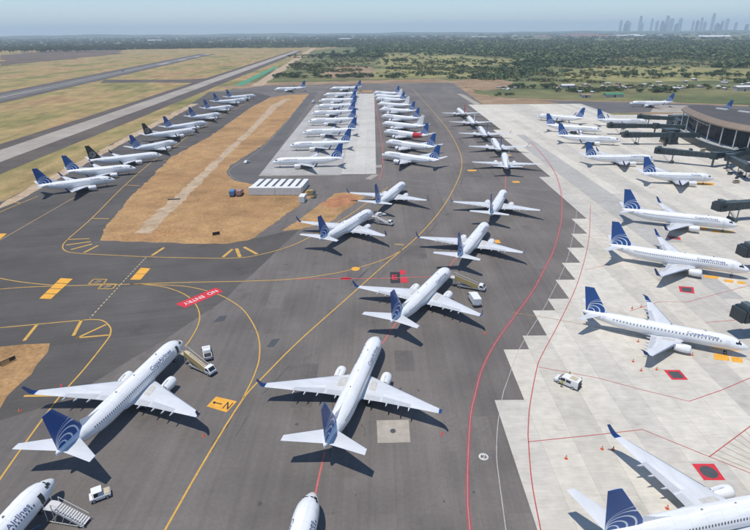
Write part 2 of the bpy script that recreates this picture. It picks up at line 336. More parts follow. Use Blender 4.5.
for i in range(42):
    x0 = LX0+LW*i; x1 = x0+LW; top = lane_top[i] if i < len(lane_top) else 548
    lo = 38 if x0 < 110 else 62 if x0 < 150 else 150 if x0 < 200 else 230
    if x0 > 205: top = 470
    lanes.append((x0, x1, lo, top, tone_main))
concrete('concrete_apron', lanes, 300, CZ, 'pale concrete slab apron with sawtooth edge along the gates', 3)
sheet('concrete_strip', [(100.5, 548), (107, 552), (103, 650), (97, 650)], 0.045, m_runlight, 20, .2)
def tone_pad(x, rnd, y=None):
    if x is None: return (0.45, .95, .9)
    return rnd.choice([(0.50, .945, .85), (0.53, .945, .85), (0.48, .945, .86)]) if x > -20 else rnd.choice([(0.39, .955, .89), (0.42, .955, .89), (0.37, .955, .90)])
pl = [(-59+6.0*i, -53+6.0*i, 268 if i < 7 else 270, 560 if i == 0 else 660, tone_pad) for i in range(10)]
pl = [(a, b, c, d, f) for a, b, c, d, f in pl if b < 2.5]
concrete('concrete_parking_pad', pl, 150, CZ, 'long concrete parking pad under the middle rows of airliners', 4)
sheet('grass_verge', px((352, 92.6), (374, 92), (372, 90.3), (354, 90.8)), 0.043, m_orange, 6, 0.5)

# ---------------- painted markings (parts of the surface they lie on) ----------------
PZ = 0.058; PC = CZ+0.008
def pline(name, P, w, m, z=PZ, parent=None, sm=True, dash=None): return ribbon(name, [G2(*p, z) for p in P], w, z, m, parent or apron, sm, dash)
def pquad(name, P, m, z=PZ, parent=None): return sheet(name, [G2(*p, z) for p in P], z, m, parent=parent or apron)
Y = 'taxi_line'
pline(Y, [(150, 556), (165, 530), (205, 460), (243, 399), (265, 375), (300, 340), (345, 300), (390, 260), (418, 236), (440, 211), (454, 188), (461.7, 167), (459, 150), (446.7, 128), (430, 108), (416.7, 93.5), (412, 89)], 0.35, m_yel)
pline(Y, [(-15, 275), (15, 281), (45, 284.5), (70, 285.5), (95, 285), (133, 284), (180, 282.5), (250, 281), (293, 279), (330, 274), (355, 268.5), (385, 259), (402, 250)], 0.35, m_yel)
pline(Y, [(-20, 291), (20, 287.5), (60, 286)], 0.35, m_yel)
pline(Y, [(130, 284), (165, 285), (190, 287), (215.6, 293.5), (233, 302), (246, 313), (257.6, 334), (259.5, 356), (253.8, 376), (243, 398)], 0.30, m_yel)
pline(Y, [(137, 284), (162, 286.5), (182, 293), (194, 302), (199.5, 314), (197.7, 326), (190, 340), (185, 346)], 0.30, m_yel)
pline('red_lead_line', [(296, 279), (330, 278.5), (372, 278.5), (420, 277), (440, 276)], 0.35, m_pink, PZ+.006)
E1 = [(253, 99), (233, 110), (197, 130), (175, 146), (153, 161), (125, 185), (93, 217), (68, 239), (62.7, 246.5), (66, 251), (76, 253), (110, 255), (150, 256.8), (200, 258), (232, 258), (253, 256), (283, 248.5), (307, 238.5), (343, 219), (365, 204), (388, 187)]
pline('edge_line', E1, 0.35, m_yel)
for a, b, w in (((125, 185), (140, 185.7), .5), ((92, 218.3), (109, 218.7), .55), ((153, 160), (168, 160.7), .45), ((175, 146.5), (190, 147), .4), ((197, 130.5), (210, 131), .4), ((67, 239.5), (89.5, 238.5), .6), ((66, 245), (91, 241.5), .7), ((71, 249.5), (92, 244), .8), ((84, 252.5), (98, 245.5), .8),
                ((152, 255.5), (164, 247.5), 1.0), ((223, 257), (232.5, 249), 1.0), ((240, 257), (236.5, 248.5), 1.1), ((257, 254), (244, 247), 1.0), ((6, 201.5), (21.5, 203), .5)):
    pline('edge_tick', [a, b], w, m_yel)
pline('edge_line', [(-10, 218), (0, 212), (38, 196)], 0.4, m_yel); pline('edge_line', [(-20, 251), (0, 240), (75, 197)], 0.42, m_yfaint)
pquad('amber_block', [(-10, 233.5), (7, 233.5), (0, 239), (-16, 239)], m_org)
def blocks(a, b, c, d, n, m):      # a,b lower edge, c,d upper edge
    for k in range(n):
        f0, f1 = k/n+0.012, (k+1)/n-0.012
        l = lambda p, q, t: (p[0]+(q[0]-p[0])*t, p[1]+(q[1]-p[1])*t)
        pquad('amber_block', [l(a, d, f0), l(b, c, f0), l(b, c, f1), l(a, d, f1)], m, PZ+.006)
blocks((39, 298.8), (50.5, 299.2), (73, 278.6), (61, 277.8), 4, m_org); blocks((129.8, 279.8), (140.3, 279.8), (150.5, 268.3), (141, 267.6), 2, m_org)
for P in (((88.5, 284), (103, 284), (107, 279.3), (94, 279)), ((98, 288.7), (112.5, 288.7), (117, 284), (103.5, 283.6))):
    for i in range(4): pline('sign_outline', [P[i], P[(i+1) % 4]], 0.34, m_yel, PZ+.006)
    cx, cy = sum(p[0] for p in P)/4, sum(p[1] for p in P)/4
    pline('sign_glyph', [(cx-3.6, cy+.9), (cx+0.5, cy+.3), (cx+3.4, cy-1)], 0.5, m_yfaint, PZ+.006); pline('sign_glyph', [(cx-1.5, cy-1.1), (cx+1.5, cy-.9)], 0.4, m_yfaint, PZ+.006)
pline('dashed_line', [(146, 257.5), (120, 285), (90, 318)], 0.32, m_dash, PZ+.004, sm=False, dash=(1.0, 0.75))
pline('edge_line', [(-12, 328.5), (0, 327.7), (40, 324), (80, 320.3), (94, 319.5), (103.5, 321), (110, 327), (110.5, 333), (107, 340), (85, 368), (61, 395), (36, 428), (0, 479), (-10, 495)], 0.35, m_yel)
for a, b, w in (((81.5, 320), (73.3, 335.7), .8), ((106, 324.5), (77, 338), .6), ((109, 335), (77, 337.8), .6), ((36.5, 325), (24, 340.7), .8), ((24, 396), (69, 395.3), .6)): pline('edge_tick', [a, b], w, m_yel)
# taxi direction board painted on the ground
sgn = pquad('direction_sign', [(206.6, 406.4), (216, 396.6), (237, 401.4), (226.5, 412.4)], m_org, PZ+.004)
def ground_text(body, P, m, z, hfrac=0.6, parent=None, name='ground_lettering', inset=0.06):
    """lettering laid in a painted quad P = bottom-left, bottom-right, top-right, top-left (pixels)"""
    d = text_mesh(body, 1.0, 0.012); xs = [v.co.x for v in d.vertices]; ys = [v.co.y for v in d.vertices]; x0, x1, y0, y1 = min(xs), max(xs), min(ys), max(ys)
    q = [Vector(G2(*p, z)) for p in P]
    for v in d.vertices:
        s = inset+(1-2*inset)*(v.co.x-x0)/(x1-x0); t = (1-hfrac)/2+hfrac*(v.co.y-y0)/(y1-y0)
        p = q[0].lerp(q[1], s).lerp(q[3].lerp(q[2], s), t); v.co = (p.x, p.y, z)
    d.materials.append(m); return ob(name, d, parent or apron)
ground_text('N', [(220.5, 409.5), (227, 410.8), (235, 402), (228.5, 400.6)], m_blk, PZ+.012, 0.75)
pline('arrow_shaft', [(214, 402.5), (222, 404.2)], 0.28, m_blk, PZ+.012); pquad('arrow_head', [(212.3, 402.1), (215.6, 401.2), (214.6, 404.4)], m_blk, PZ+.012)
pquad('no_entry_board', [(175.8, 304), (185, 307.8), (223, 291.6), (216, 287.5)], m_red, PZ+.004)
ground_text('NO  ENTRY', [(216.5, 288.3), (178, 304), (184.5, 306.8), (221.8, 291.2)], m_whp, PZ+.012, 0.62)
pquad('sign_board', [(390.5, 283), (400.3, 283), (399.8, 272), (390, 272)], m_blk, PZ+.004); pquad('sign_board', [(401, 282.8), (408, 282.6), (406.8, 276.8), (400.5, 277)], m_red, PZ+.004); pquad('sign_board', [(400, 274.3), (405.5, 274.3), (404.8, 270), (399.6, 270.2)], m_red, PZ+.004)
ground_text('E', [(391.5, 280), (398, 280), (397.6, 274.5), (391.3, 274.5)], m_red, PZ+.012, 0.9)
def oval(name, c, rx, ry, m, z=PZ+.006, inner=0.0, parent=None):
    c = Vector(G2(*c, z)); n = 28; V = []; F = []
    for i in range(n):
        a = 2*math.pi*i/n; V += [(c.x+rx*math.cos(a), c.y+ry*math.sin(a), z), (c.x+rx*inner*math.cos(a), c.y+ry*inner*math.sin(a), z)]
        F.append((2*i, 2*((i+1) % n), 2*((i+1) % n)+1, 2*i+1))
    if inner == 0: V = V[::2]; F = [tuple(range(n))]
    return ob(name, me(name, V, F, m), parent or apron)
oval('amber_oval', (355.5, 268.8), 1.3, 1.5, m_org); oval('red_oval', (346, 278.5), 1.6, 0.9, m_red); oval('ring_marking', (483.6, 456.8), 0.85, 0.85, m_whp, inner=0.62)
ground_text('2', [(481.6, 458.9), (485.5, 458.9), (485.5, 454.5), (481.6, 454.5)], m_whp, PZ+.006, 0.95)
for P in (((472, 170.5), 2.3), ((516, 182), 1.7), ((509, 155), 1.2), ((496.8, 241.6), 1.1)):
    c = Vector(G2(*P[0])); sheet('amber_plate', [(c.x-P[1], c.y-1.6), (c.x+P[1], c.y-1.6), (c.x+P[1], c.y+1.6), (c.x-P[1], c.y+1.6)], PZ, m_org, parent=apron)
pquad('concrete_plate', [(377.6, 443.2), (410.5, 442.4), (408.7, 419.8), (376.6, 420.4)], m_runlight); oval('oil_spot', (393, 431), 0.5, 0.6, m_tar)
for P in ([(213, 322.5), (219.5, 316), (227, 315.6), (224, 320.5)], [(266.5, 347), (272, 339.5), (280, 338.5), (274, 346.5)]): pquad('dark_patch', P, m_tar)
RD = [(531, 142), (545, 158), (555, 173), (560.5, 190), (562, 205), (561, 222), (554, 249), (545, 268), (533, 290.6), (512.6, 319), (494.8, 344), (482, 369.5), (475, 395), (470.6, 416), (468, 458.7), (467.5, 497), (469.8, 530), (473, 560)]
W = [Vector(G2(*p, PZ)) for p in RD]
for off, w, m in ((-0.21, 0.15, m_redline), (0.21, 0.15, m_redline), (0, 0.10, m_pinkline)):
    Q = []
    for i, p in enumerate(W): d = (W[min(i+1, len(W)-1)]-W[max(i-1, 0)]).normalized(); Q.append(p+Vector((-d.y, d.x))*off)
    ribbon('boundary_line', Q, w, CZ+.012, m, apron)
pline('service_line', [(576.5, 205), (576, 219), (570, 249), (563, 270), (544, 308), (520.5, 346.7), (506.7, 383), (503, 394), (498, 423), (496.6, 455), (499.6, 483), (505.9, 530), (510, 560)], 0.13, m_wgrey, CZ+.012)
for P in ([(385, 176.5), (420, 181), (470, 185.5), (520, 187.5), (550, 190)], [(390, 183), (430, 187), (480, 191.5), (520, 195), (560, 204)]): pline('worn_line', P, 0.3, m_wfaint)
ca = apron
pline('stand_line', [(590.5, 205), (590, 220), (588, 244.7), (577.5, 283), (560, 321), (541.9, 355), (536.5, 370), (530, 405), (528.2, 430), (528.6, 443), (532, 483), (540.7, 530), (546, 560)], 0.2, m_redthin, PC)
for P in ([(528.6, 441.8), (590, 435.5), (642.6, 429.6), (709.4, 456.8), (750, 473), (780, 485)], [(709.4, 456.8), (750, 426.5), (775, 408)], [(538.7, 367), (598, 378), (642.6, 390), (689.4, 401.3), (722, 390), (750, 378), (775, 368)], [(630, 311), (660, 301.5), (687, 302), (743, 287), (770, 280)], [(705, 322.5), (736, 320)], [(585, 270), (620, 262), (640, 258)]):
    pline('stand_line', P, 0.18, m_redthin, PC, sm=False)
for k in range(9): pline('hatch_line', [(713+k*5.3, 454.3-k*3.9), (760, 473.5-k*4.6)], 0.14, m_yfaint, PC, sm=False)
for P in ([(512, 312.6), (560, 320), (640, 336), (700, 349), (760, 362)], [(580, 236), (640, 247), (750, 274)], [(600, 200), (660, 209), (745, 228)], [(560, 184), (640, 170), (720, 181)]): pline('lead_in_line', P, 0.2, m_yfaint, PC)
def red_plate(P, circ):
    pquad('fuel_pit_plate', P, m_red, PC+.006); c = [sum(p[i] for p in P)/4 for i in (0, 1)]
    if circ: oval('hatch_disc', c, 1.35, 1.35, m_tar, PC+.014)
    else: pquad('hatch_cover', [(c[0]+(p[0]-c[0])*.68, c[1]+(p[1]-c[1])*.68) for p in P], m_tar, PC+.014)
red_plate([(663.5, 370), (679.7, 370), (688.3, 379.8), (672, 379.8)], 0); red_plate([(678.5, 286), (693.5, 287.2), (694.5, 293.7), (680, 291.8)], 0); red_plate([(691.7, 463.8), (714, 463.8), (725.6, 480.3), (704, 480.3)], 1); red_plate([(667, 235.5), (680, 237), (681, 240), (669, 238.8)], 0)
for P in ([(713, 353.5), (728.5, 355), (730, 361), (714.5, 359.5)], [(730.5, 356.6), (742, 357.8), (743, 363), (732, 361.8)], [(710, 345), (735, 348.5), (739, 351.5), (712, 348.5)], [(704, 275), (719, 276.5), (718, 279), (704, 277.5)], [(724, 279), (734, 280.5), (733, 283), (724, 281.5)], [(737, 281), (746, 282), (745, 284.5), (737, 283.5)],
          [(697, 226.5), (709, 228), (708, 230.5), (697, 228.7)], [(712, 230), (734, 231), (733, 233), (712, 232.3)], [(696, 182), (715, 183), (713, 185.5), (696, 184.5)]): pquad('stop_bar', P, m_org, PC+.006)
rp = random.Random(17)
m_patch = ground_mat('resurfaced_asphalt', [(0.3, (0.112, 0.101, 0.092)), (0.7, (0.138, 0.123, 0.111))], 0.05, 0.2, 1.6, 0.12, 0.08, lanes=[(4.2, 0.04, 0.0)])
m_pale = ground_mat('worn_asphalt', [(0.3, (0.158, 0.14, 0.126)), (0.7, (0.185, 0.164, 0.146))], 0.05, 0.2, 1.6, 0.12, 0.08, lanes=[(4.2, 0.04, 0.0)])
for (x, y, w, h, m) in ((-14, 84, 4.2, 15, m_patch), (15, 72, 8.4, 9, m_pale), (-26, 125, 4.2, 24, m_pale), (12, 158, 8.4, 12, m_patch), (-8, 140, 4.2, 20, m_patch), (30, 205, 8.4, 24, m_pale), (48, 262, 8.4, 30, m_patch), (20, 275, 12.6, 22, m_pale), (60, 330, 8.4, 50, m_pale), (40, 420, 12.6, 60, m_patch), (8, 96, 4.2, 8, m_patch)):
    x = math.floor(x/4.2)*4.2; sheet('asphalt_patch', [(x, y), (x+w, y), (x+w, y+h), (x, y+h)], 0.035, m, 3, 0.05, parent=apron)
m_rub = mat('tyre_rubber_mark', (0.088, 0.079, 0.072), .85, var=.25, scale=.8, coords='World')
for k in range(34):      # tyre marks left along the taxi line and into the stands
    i = rp.randint(0, 12); MT = [(205, 460), (243, 399), (300, 340), (345, 300), (390, 260), (418, 236), (440, 211), (454, 188), (461.7, 167), (330, 470), (390, 335), (455, 268), (350, 445), (500, 215)]
    a = Vector(G2(*MT[i])); b_ = Vector(G2(*MT[i+1])) if i < 8 else a+Vector((rp.uniform(-4, 4), rp.uniform(6, 22))); d = (b_-a); n_ = Vector((-d.y, d.x)).normalized(); o_ = n_*rp.choice((-2.9, 2.9, -0.3, 0.3, -2.5, 3.2)); t0 = rp.uniform(0, .5); t1 = t0+rp.uniform(.25, .5)
    ribbon('tyre_mark', [a+d*t0+o_, a+d*(t0+t1)/2+o_+n_*rp.uniform(-.4, .4), a+d*t1+o_], rp.uniform(.12, .26), 0.05, m_rub, apron)
for k in range(26):
    p = Vector(G2(rp.uniform(190, 480), rp.uniform(200, 520))); r_ = rp.uniform(.12, .5); V = [(p.x+r_*rp.uniform(.6, 1.2)*math.cos(i*.7), p.y+r_*1.3*rp.uniform(.6, 1.2)*math.sin(i*.7), 0.051) for i in range(9)]
    ob('oil_spot', me('oil_spot', V, [tuple(range(9))], m_rub), apron)
# red lead lines joining the airliners parked on the asphalt
for P in ([(325, 452), (320, 472), (315, 496)], [(398, 320), (390, 332), (382, 344)], [(463, 250), (452, 263), (447, 275)], [(506, 166), (505.5, 180), (505, 193)]): pline('red_lead_line', P, 0.32, m_pink)
for P in (((62, 384), (60, 388)), ((441, 436), (443, 432)), ((484.5, 333), (485.5, 331))): pline('red_tick', list(P), 0.25, m_red)
pline('pad_edge_line', [(379, 180), (383, 160), (380, 130), (375, 100)], 0.35, m_pink); pquad('white_plate', [(365, 179), (372, 174.5), (379, 174.5), (371, 179.5)], m_runlight); pquad('white_plate', [(371, 165.5), (383, 164.5), (384, 167), (371, 168)], m_runlight)
pline('road_edge_line', [(306, 97), (285, 124), (258, 151), (232, 168), (231, 176), (240, 181)], 0.25, m_wfaint)
pline('edge_line', [(335, 222), (324, 228)], .5, m_yfaint); pline('amber_dashes', [(395, 244), (404, 245)], 1.2, m_yfaint)
# ---------------- airliners ----------------
def airframe(t, b):
    N, L = t.nodes, t.links; tc = N.new('ShaderNodeTexCoord'); s = N.new('ShaderNodeSeparateXYZ'); L.new(tc.outputs['Object'], s.inputs[0]); c = None
    def mth(op, a, v):
        n = N.new('ShaderNodeMath'); n.operation = op; L.new(a, n.inputs[0]); n.inputs[1].default_value = v; return n.outputs[0]
    f = mth('FRACT', mth('MULTIPLY', s.outputs[0], 1/2.54), 0); seam = mth('LESS_THAN', f, 0.02)
    mp = N.new('ShaderNodeMapping'); mp.inputs['Scale'].default_value = (.15, 1.2, 1.2); L.new(tc.outputs['Object'], mp.inputs[0]); n = N.new('ShaderNodeTexNoise'); n.inputs['Scale'].default_value = 1.3; n.inputs['Detail'].default_value = 6; L.new(mp.outputs[0], n.inputs['Vector'])
    r = N.new('ShaderNodeValToRGB'); e = r.color_ramp.elements; e[0].position = .3; e[0].color = (.70, .695, .68, 1); e[1].position = .62; e[1].color = (.82, .82, .815, 1); L.new(n.outputs[0], r.inputs[0])
    x = N.new('ShaderNodeMix'); x.data_type = 'RGBA'; x.inputs[7].default_value = (.52, .52, .52, 1); L.new(mth('MULTIPLY', seam, .6), x.inputs[0]); L.new(r.outputs[0], x.inputs[6]); L.new(x.outputs[2], b.inputs['Base Color'])
m_white = mat('white_aircraft_paint', (0.80, 0.80, 0.79), 0.28, extra=airframe)
m_wing = mat('grey_wing_paint', (0.60, 0.61, 0.62), 0.35, var=0.07, scale=0.5, stretch=(1, .3, 1))
m_flap = mat('flap_paint', (0.46, 0.47, 0.485), 0.4, var=0.08, scale=0.7)
m_wing2 = mat('pale_wing_panel', (0.64, 0.65, 0.66), 0.35, var=0.05, scale=0.5); m_walk = mat('wing_walkway', (0.50, 0.48, 0.45), 0.6, var=0.12, scale=1.5)
m_navy = mat('navy_paint', (0.008, 0.045, 0.18), 0.3, var=0.1, scale=0.5)
m_blackp = mat('black_paint_gloss', (0.012, 0.014, 0.018), 0.3, var=0.1, scale=0.5); m_redp = mat('red_aircraft_paint', (0.50, 0.03, 0.035), 0.35, var=0.08, scale=0.6)
m_silver = mat('bare_metal', (0.62, 0.62, 0.63), 0.25, metal=0.9); m_fan = mat('fan_dark', (0.03, 0.03, 0.035), 0.5); m_exh = mat('exhaust_metal', (0.20, 0.18, 0.16), 0.45, metal=0.7)
m_glass = mat('dark_glass', (0.012, 0.015, 0.02), 0.08, spec=0.7); m_tyre = mat('tyre_rubber', (0.02, 0.02, 0.02), 0.85, var=0.2, scale=3); m_gear = mat('gear_strut', (0.35, 0.35, 0.36), 0.5, var=.1, scale=2)
m_win = mat('cabin_glass', (0.11, 0.12, 0.14), 0.15); m_letter = mat('lettering_blue', (0.10, 0.135, 0.25), 0.4); m_door = mat('door_paint', (0.66, 0.67, 0.68), 0.35); m_hub = mat('wheel_hub', (0.5, 0.5, 0.5), 0.4, metal=0.5)
def fin_livery(name, base, cx, cz, stripes, scol=(0.72, 0.76, 0.8), gold=None, k=(1, 1)):
    """blue fin with the pale arcs of a globe printed on its lower part; object space x forward, z up"""
    def ex(t, b):
        N, L = t.nodes, t.links
        tc = N.new('ShaderNodeTexCoord'); s = N.new('ShaderNodeSeparateXYZ'); L.new(tc.outputs['Object'], s.inputs[0])
        def M(op, a, bb=None, c=None):
            n = N.new('ShaderNodeMath'); n.operation = op
            for i, v in enumerate((a, bb, c)):
                if v is None: continue
                if isinstance(v, (int, float)): n.inputs[i].default_value = v
                else: L.new(v, n.inputs[i])
            return n.outputs[0]
        acc = None
        for i, (ox, oz, r0_, r1_) in enumerate(stripes):
            dx = M('MULTIPLY', M('SUBTRACT', s.outputs[0], cx+ox), k[0]); dz = M('MULTIPLY', M('SUBTRACT', s.outputs[2], cz+oz), k[1])
            r = M('SQRT', M('ADD', M('MULTIPLY', dx, dx), M('MULTIPLY', dz, dz)))
            # the band thins toward the rear, like a meridian
            wid = M('MULTIPLY_ADD', dx, 0.03, (r1_-r0_)/2); wid = M('MAXIMUM', wid, 0.03)
            q = M('LESS_THAN', M('ABSOLUTE', M('SUBTRACT', r, (r0_+r1_)/2)), wid)
            acc = q if acc is None else M('MAXIMUM', acc, q)
        mx = N.new('ShaderNodeMix'); mx.data_type = 'RGBA'; mx.inputs[6].default_value = (*base, 1); mx.inputs[7].default_value = (*scol, 1); L.new(acc, mx.inputs[0]); L.new(mx.outputs[2], b.inputs['Base Color'])
    return mat(name, base, 0.3, extra=ex)

def ring(x, zc, hw, hh, n=28, p=2.0):
    R = []
    for i in range(n):
        a = 2*math.pi*i/n; c, s = math.cos(a), math.sin(a)
        R.append((x, hw*math.copysign(abs(c)**(2/p), c), zc+hh*math.copysign(abs(s)**(2/p), s)))
    return R
def foil(xle, ch, y, z, th, vert=False, n=7, twist=0.0):
    """closed aerofoil outline; chord runs aft (-x)"""
    up = []; lo = []
    for i in range(n):
        u = (1-math.cos(math.pi*i/(n-1)))/2; t = 5*th*ch*(0.2969*math.sqrt(u)-0.126*u-0.3516*u*u+0.2843*u**3-0.1015*u**4)
        up.append((u, t)); lo.append((u, -t*0.75))
    P = up+lo[-2:0:-1]
    if vert: return [(xle-u*ch, y+t, z) for u, t in [(u, t if t >= 0 else t/0.75) for u, t in P]]
    return [(xle-u*ch, y, z+t-twist*u*ch) for u, t in P]
def lerp(a, b, t): return a+(b-a)*t

TYPES = {
 'long':  dict(L=39.5, fus=1.0, ow=0.0, ot=0.0, span=17.0, sc=1.0, plug=None),
 'short': dict(L=33.6, fus=1.0, ow=-3.05, ot=-5.9, span=17.0, sc=1.0, plug=True),
 'slim':  dict(L=36.2, fus=0.82, ow=-1.0, ot=-3.3, span=13.5, sc=0.82, plug='slim'),
}
X0 = 20.0
def fus_st(T, x):
    if T['plug'] is True:
        if x > 8: x = x-3.05*min(1, (x-8)/4)
        if x > 24-3.05: x = x-2.85*min(1, (x-(24-3.05))/4)
        return x
    if T['plug'] == 'slim': return x*36.2/39.5
    return x
SECT = [(0.02, 2.80, .04, .04), (.25, 2.82, .42, .40), (.7, 2.86, .75, .70), (1.3, 2.93, 1.05, 1.0), (2.0, 3.04, 1.32, 1.28), (2.8, 3.18, 1.55, 1.58), (3.7, 3.30, 1.72, 1.80), (5.0, 3.38, 1.84, 1.96), (6.5, 3.40, 1.88, 2.0), (12, 3.40, 1.88, 2.0), (18, 3.40, 1.88, 2.0), (24, 3.40, 1.88, 2.0), (26.5, 3.43, 1.87, 1.97),
        (29, 3.58, 1.76, 1.82), (31.5, 3.83, 1.52, 1.55), (34, 4.12, 1.14, 1.2), (36, 4.37, .76, .85), (37.3, 4.55, .45, .55), (38.0, 4.66, .18, .26)]
def make_airliner(kind, fin, letters):
    T = TYPES[kind]; k = T['fus']; root = empty('airliner')
    X = lambda st: X0-st
    zf = (lambda z: 1.35*(0.9 if k < 1 else 1)+(z-1.4)*k) if k < 1 else (lambda z: z)
    # fuselage
    b = MB(); b.loft([ring(X(fus_st(T, x)), zf(z), w*k, h*k*(1.04 if k < 1 else 1)) for x, z, w, h in SECT])
    b.build('fuselage', m_white, root, True, angle=60)
    R, RZ, zc = 1.88*k, 2.0*k*(1.04 if k < 1 else 1), zf(3.40)
    def skin(st, th, off=0.015):
        """point on the side skin at unshortened station st, angle th up from the waist (port side)"""
        for i in range(len(SECT)-1):
            if SECT[i][0] <= st <= SECT[i+1][0]:
                t = (st-SECT[i][0])/(SECT[i+1][0]-SECT[i][0]); z, w, h = (lerp(SECT[i][j], SECT[i+1][j], t) for j in (1, 2, 3)); break
        w = w*k+off; h = h*k*(1.04 if k < 1 else 1)+off
        return (X(fus_st(T, st)), w*math.cos(th), zf(z)+h*math.sin(th))
    def patch(P, m, name, mir, parent):
        """strip of quads on the skin between stations"""
        Bq = MB()
        for (s0, s1, t0, t1, ns, nt) in P:
            V = [skin(lerp(s0, s1, i/ns), lerp(t0, t1, j/nt)) for i in range(ns+1) for j in range(nt+1)]
            F = [(i*(nt+1)+j, (i+1)*(nt+1)+j, (i+1)*(nt+1)+j+1, i*(nt+1)+j+1) for i in range(ns) for j in range(nt)]
            Bq.add([(x, y*mir, z) for x, y, z in V], F)
        return Bq.build(name, m, parent)
    # cockpit glazing
    for mir in (1, -1): patch([(1.75, 2.55, 0.62, 1.05, 3, 3), (2.45, 3.05, 0.50, 0.82, 3, 2), (2.05, 2.4, 1.1, 1.45, 2, 2)], m_glass, 'cockpit_window', mir, root)
    # cabin windows, far too small to pick apart
    Bq = MB(); wn_ = []
    st = 6.2
    while st < 31:
        wn_.append(st); st += 0.51 if k == 1 else 0.80
    for mir in (1, -1):
        for s in wn_:
            a = 0.30; V = [skin(s-.12, a, .012), skin(s+.12, a, .012), skin(s+.12, a+.19/k, .012), skin(s-.12, a+.19/k, .012)]
            Bq.add([(x, y*mir, z) for x, y, z in V], [(0, 1, 2, 3)])
    ob('cabin_windows', Bq.mesh('cabin_windows', m_win), root)['kind'] = 'stuff'
    for mir in (1, -1):
        patch([(4.2, 5.05, -0.25, 0.68, 3, 5)], m_door, 'door', mir, root); patch([(32.2, 33.0, -0.1, 0.75, 3, 4)], m_door, 'door', mir, root)
    # wings
    ow = T['ow']; sp = T['span']; s_ = T['sc']; zr = zf(1.95)
    def WX(y):      # leading edge, chord, z at span y
        yr = 1.5*k; yk = 5.6*s_
        le = 13.4+ow+(1.05 if y < 3.0*s_ else 0)*0
        f = (y-yr)/(sp-yr); xle = lerp(13.5, 22.9 if k == 1 else 20.2, f)+ow
        if y < yk: te = lerp(21.1, 21.75, (y-yr)/(yk-yr))*1.0+ow if k == 1 else lerp(20.3, 20.6, (y-yr)/(yk-yr))+ow
        else: te = lerp(21.75 if k == 1 else 20.6, 24.25 if k == 1 else 21.6, (y-yk)/(sp-yk))+ow
        z = zr+(y-yr)*0.115
        return xle, te-xle, z
    ys = [0.2, 1.5*k, 3.2*s_, 5.6*s_, 9*s_, 13*s_, sp]
    eng_y = 4.85*s_
    for mir in (1, -1):
        b = MB(); rr = []
        for y in ys:
            xl, ch, z = WX(max(y, 1.5*k)); rr.append([(p[0], mir*p[1], p[2]) for p in foil(X0-xl, ch, y, z, lerp(.135, .10, y/sp), twist=0.02)])
        b.loft(rr); w = b.build('wing', m_wing, root, True, angle=50)
        # control surfaces lie a little proud of the skin
        def surf(y, u):
            xl, ch, z = WX(y); th = lerp(.135, .10, y/sp); t = 5*th*ch*(0.2969*math.sqrt(u)-0.126*u-0.3516*u*u+0.2843*u**3-0.1015*u**4)
            return (X0-xl-u*ch, mir*y, z+t-0.02*u*ch+0.02)
        for nm, y0, y1, u0, u1, mm in (('flap', 2.4*s_, 5.4*s_, .80, .985, m_flap), ('flap', 5.8*s_, 11.6*s_, .76, .985, m_flap), ('aileron', 12.0*s_, 15.4*s_, .76, .985, m_wing2), ('spoiler', 5.8*s_, 11.2*s_, .60, .74, m_wing2), ('walkway_patch', 2.5*s_, 3.9*s_, .22, .62, m_walk), ('slat', 5.6*s_, 16.2*s_, .006, .07, m_silver)):
            n = 5; V = []; F = []
            for i in range(n+1):
                y = lerp(y0, y1, i/n); V += [surf(y, u0), surf(y, (u0+u1)/2), surf(y, u1)]
                if i: a = 3*i-3; F += [(a, a+3, a+4, a+1), (a+1, a+4, a+5, a+2)]
            MB().add(V, F).build(nm, mm, w)
        for y in (3.4*s_, 6.9*s_, 9.3*s_, 11.4*s_):
            xl, ch, z = WX(y); b = MB(); xt = X0-xl-ch
            b.loft([[(xt+dx, mir*y+r*math.cos(a), z-.28+dz+r*1.2*math.sin(a)) for a in [j*math.pi/4 for j in range(8)]] for dx, dz, r in ((1.7, .08, .05), (1.0, 0, .17), (0.1, -.05, .19), (-.55, .02, .12), (-.95, .1, .03))])
            b.build('flap_fairing', m_wing, w, True)
        xl, ch, z = WX(sp); b = MB()
        wl = 2.35 if k == 1 else 1.5; out = 0.9 if k == 1 else 0.75
        rr = []
        for f, dy, dz in ((0, 0, 0), (.15, .35, .10), (.32, .58, .38), (.6, .75, 1.15), (1, out, wl)):
            c_ = lerp(ch, 0.55, f**.8); xx = xl+lerp(0, ch*.9+.9, f); nrm = min(1, f*3)
            # rotate section from flat to upright
            sec = foil(X0-xx, c_, 0, 0, .09); rr.append([(p[0], mir*(sp+dy-p[2]*nrm), z-0.01+dz+p[2]*(1-nrm)) for p in sec])
        b.loft(rr); b.build('winglet', fin['winglet'], w, True)
        # engine
        e = empty('engine'); e.parent = root; xl, ch, z = WX(eng_y); ez = zr-0.32*s_ if k == 1 else zr-.35; er = 1.06 if k == 1 else .92; el = 4.4 if k == 1 else 3.6; ex_ = X0-(xl-3.1*s_-.2)
        def lathe(prof, m, nm, par, n=22):
            bb = MB(); bb.loft([[(ex_-a, mir*eng_y+r*math.cos(2*math.pi*i/n), ez+r*math.sin(2*math.pi*i/n)*(.97)) for i in range(n)] for a, r in prof], cap=False); return bb.build(nm, m, par, True, angle=60)
        lathe([(.10, .83*er), (0.0, .89*er), (.12, .97*er), (.6, 1.05*er), (1.4, 1.08*er), (2.4, 1.02*er), (3.2, .9*er), (3.35, .84*er), (3.3, .80*er)], m_white, 'nacelle', e)
        lathe([(.85, .74*er), (.4, .76*er), (.12, .83*er), (-.012, .892*er), (.10, .965*er)], m_silver, 'intake_lip', e)
        lathe([(.85, .75*er), (.84, .3*er), (.45, .02)], m_fan, 'fan', e)
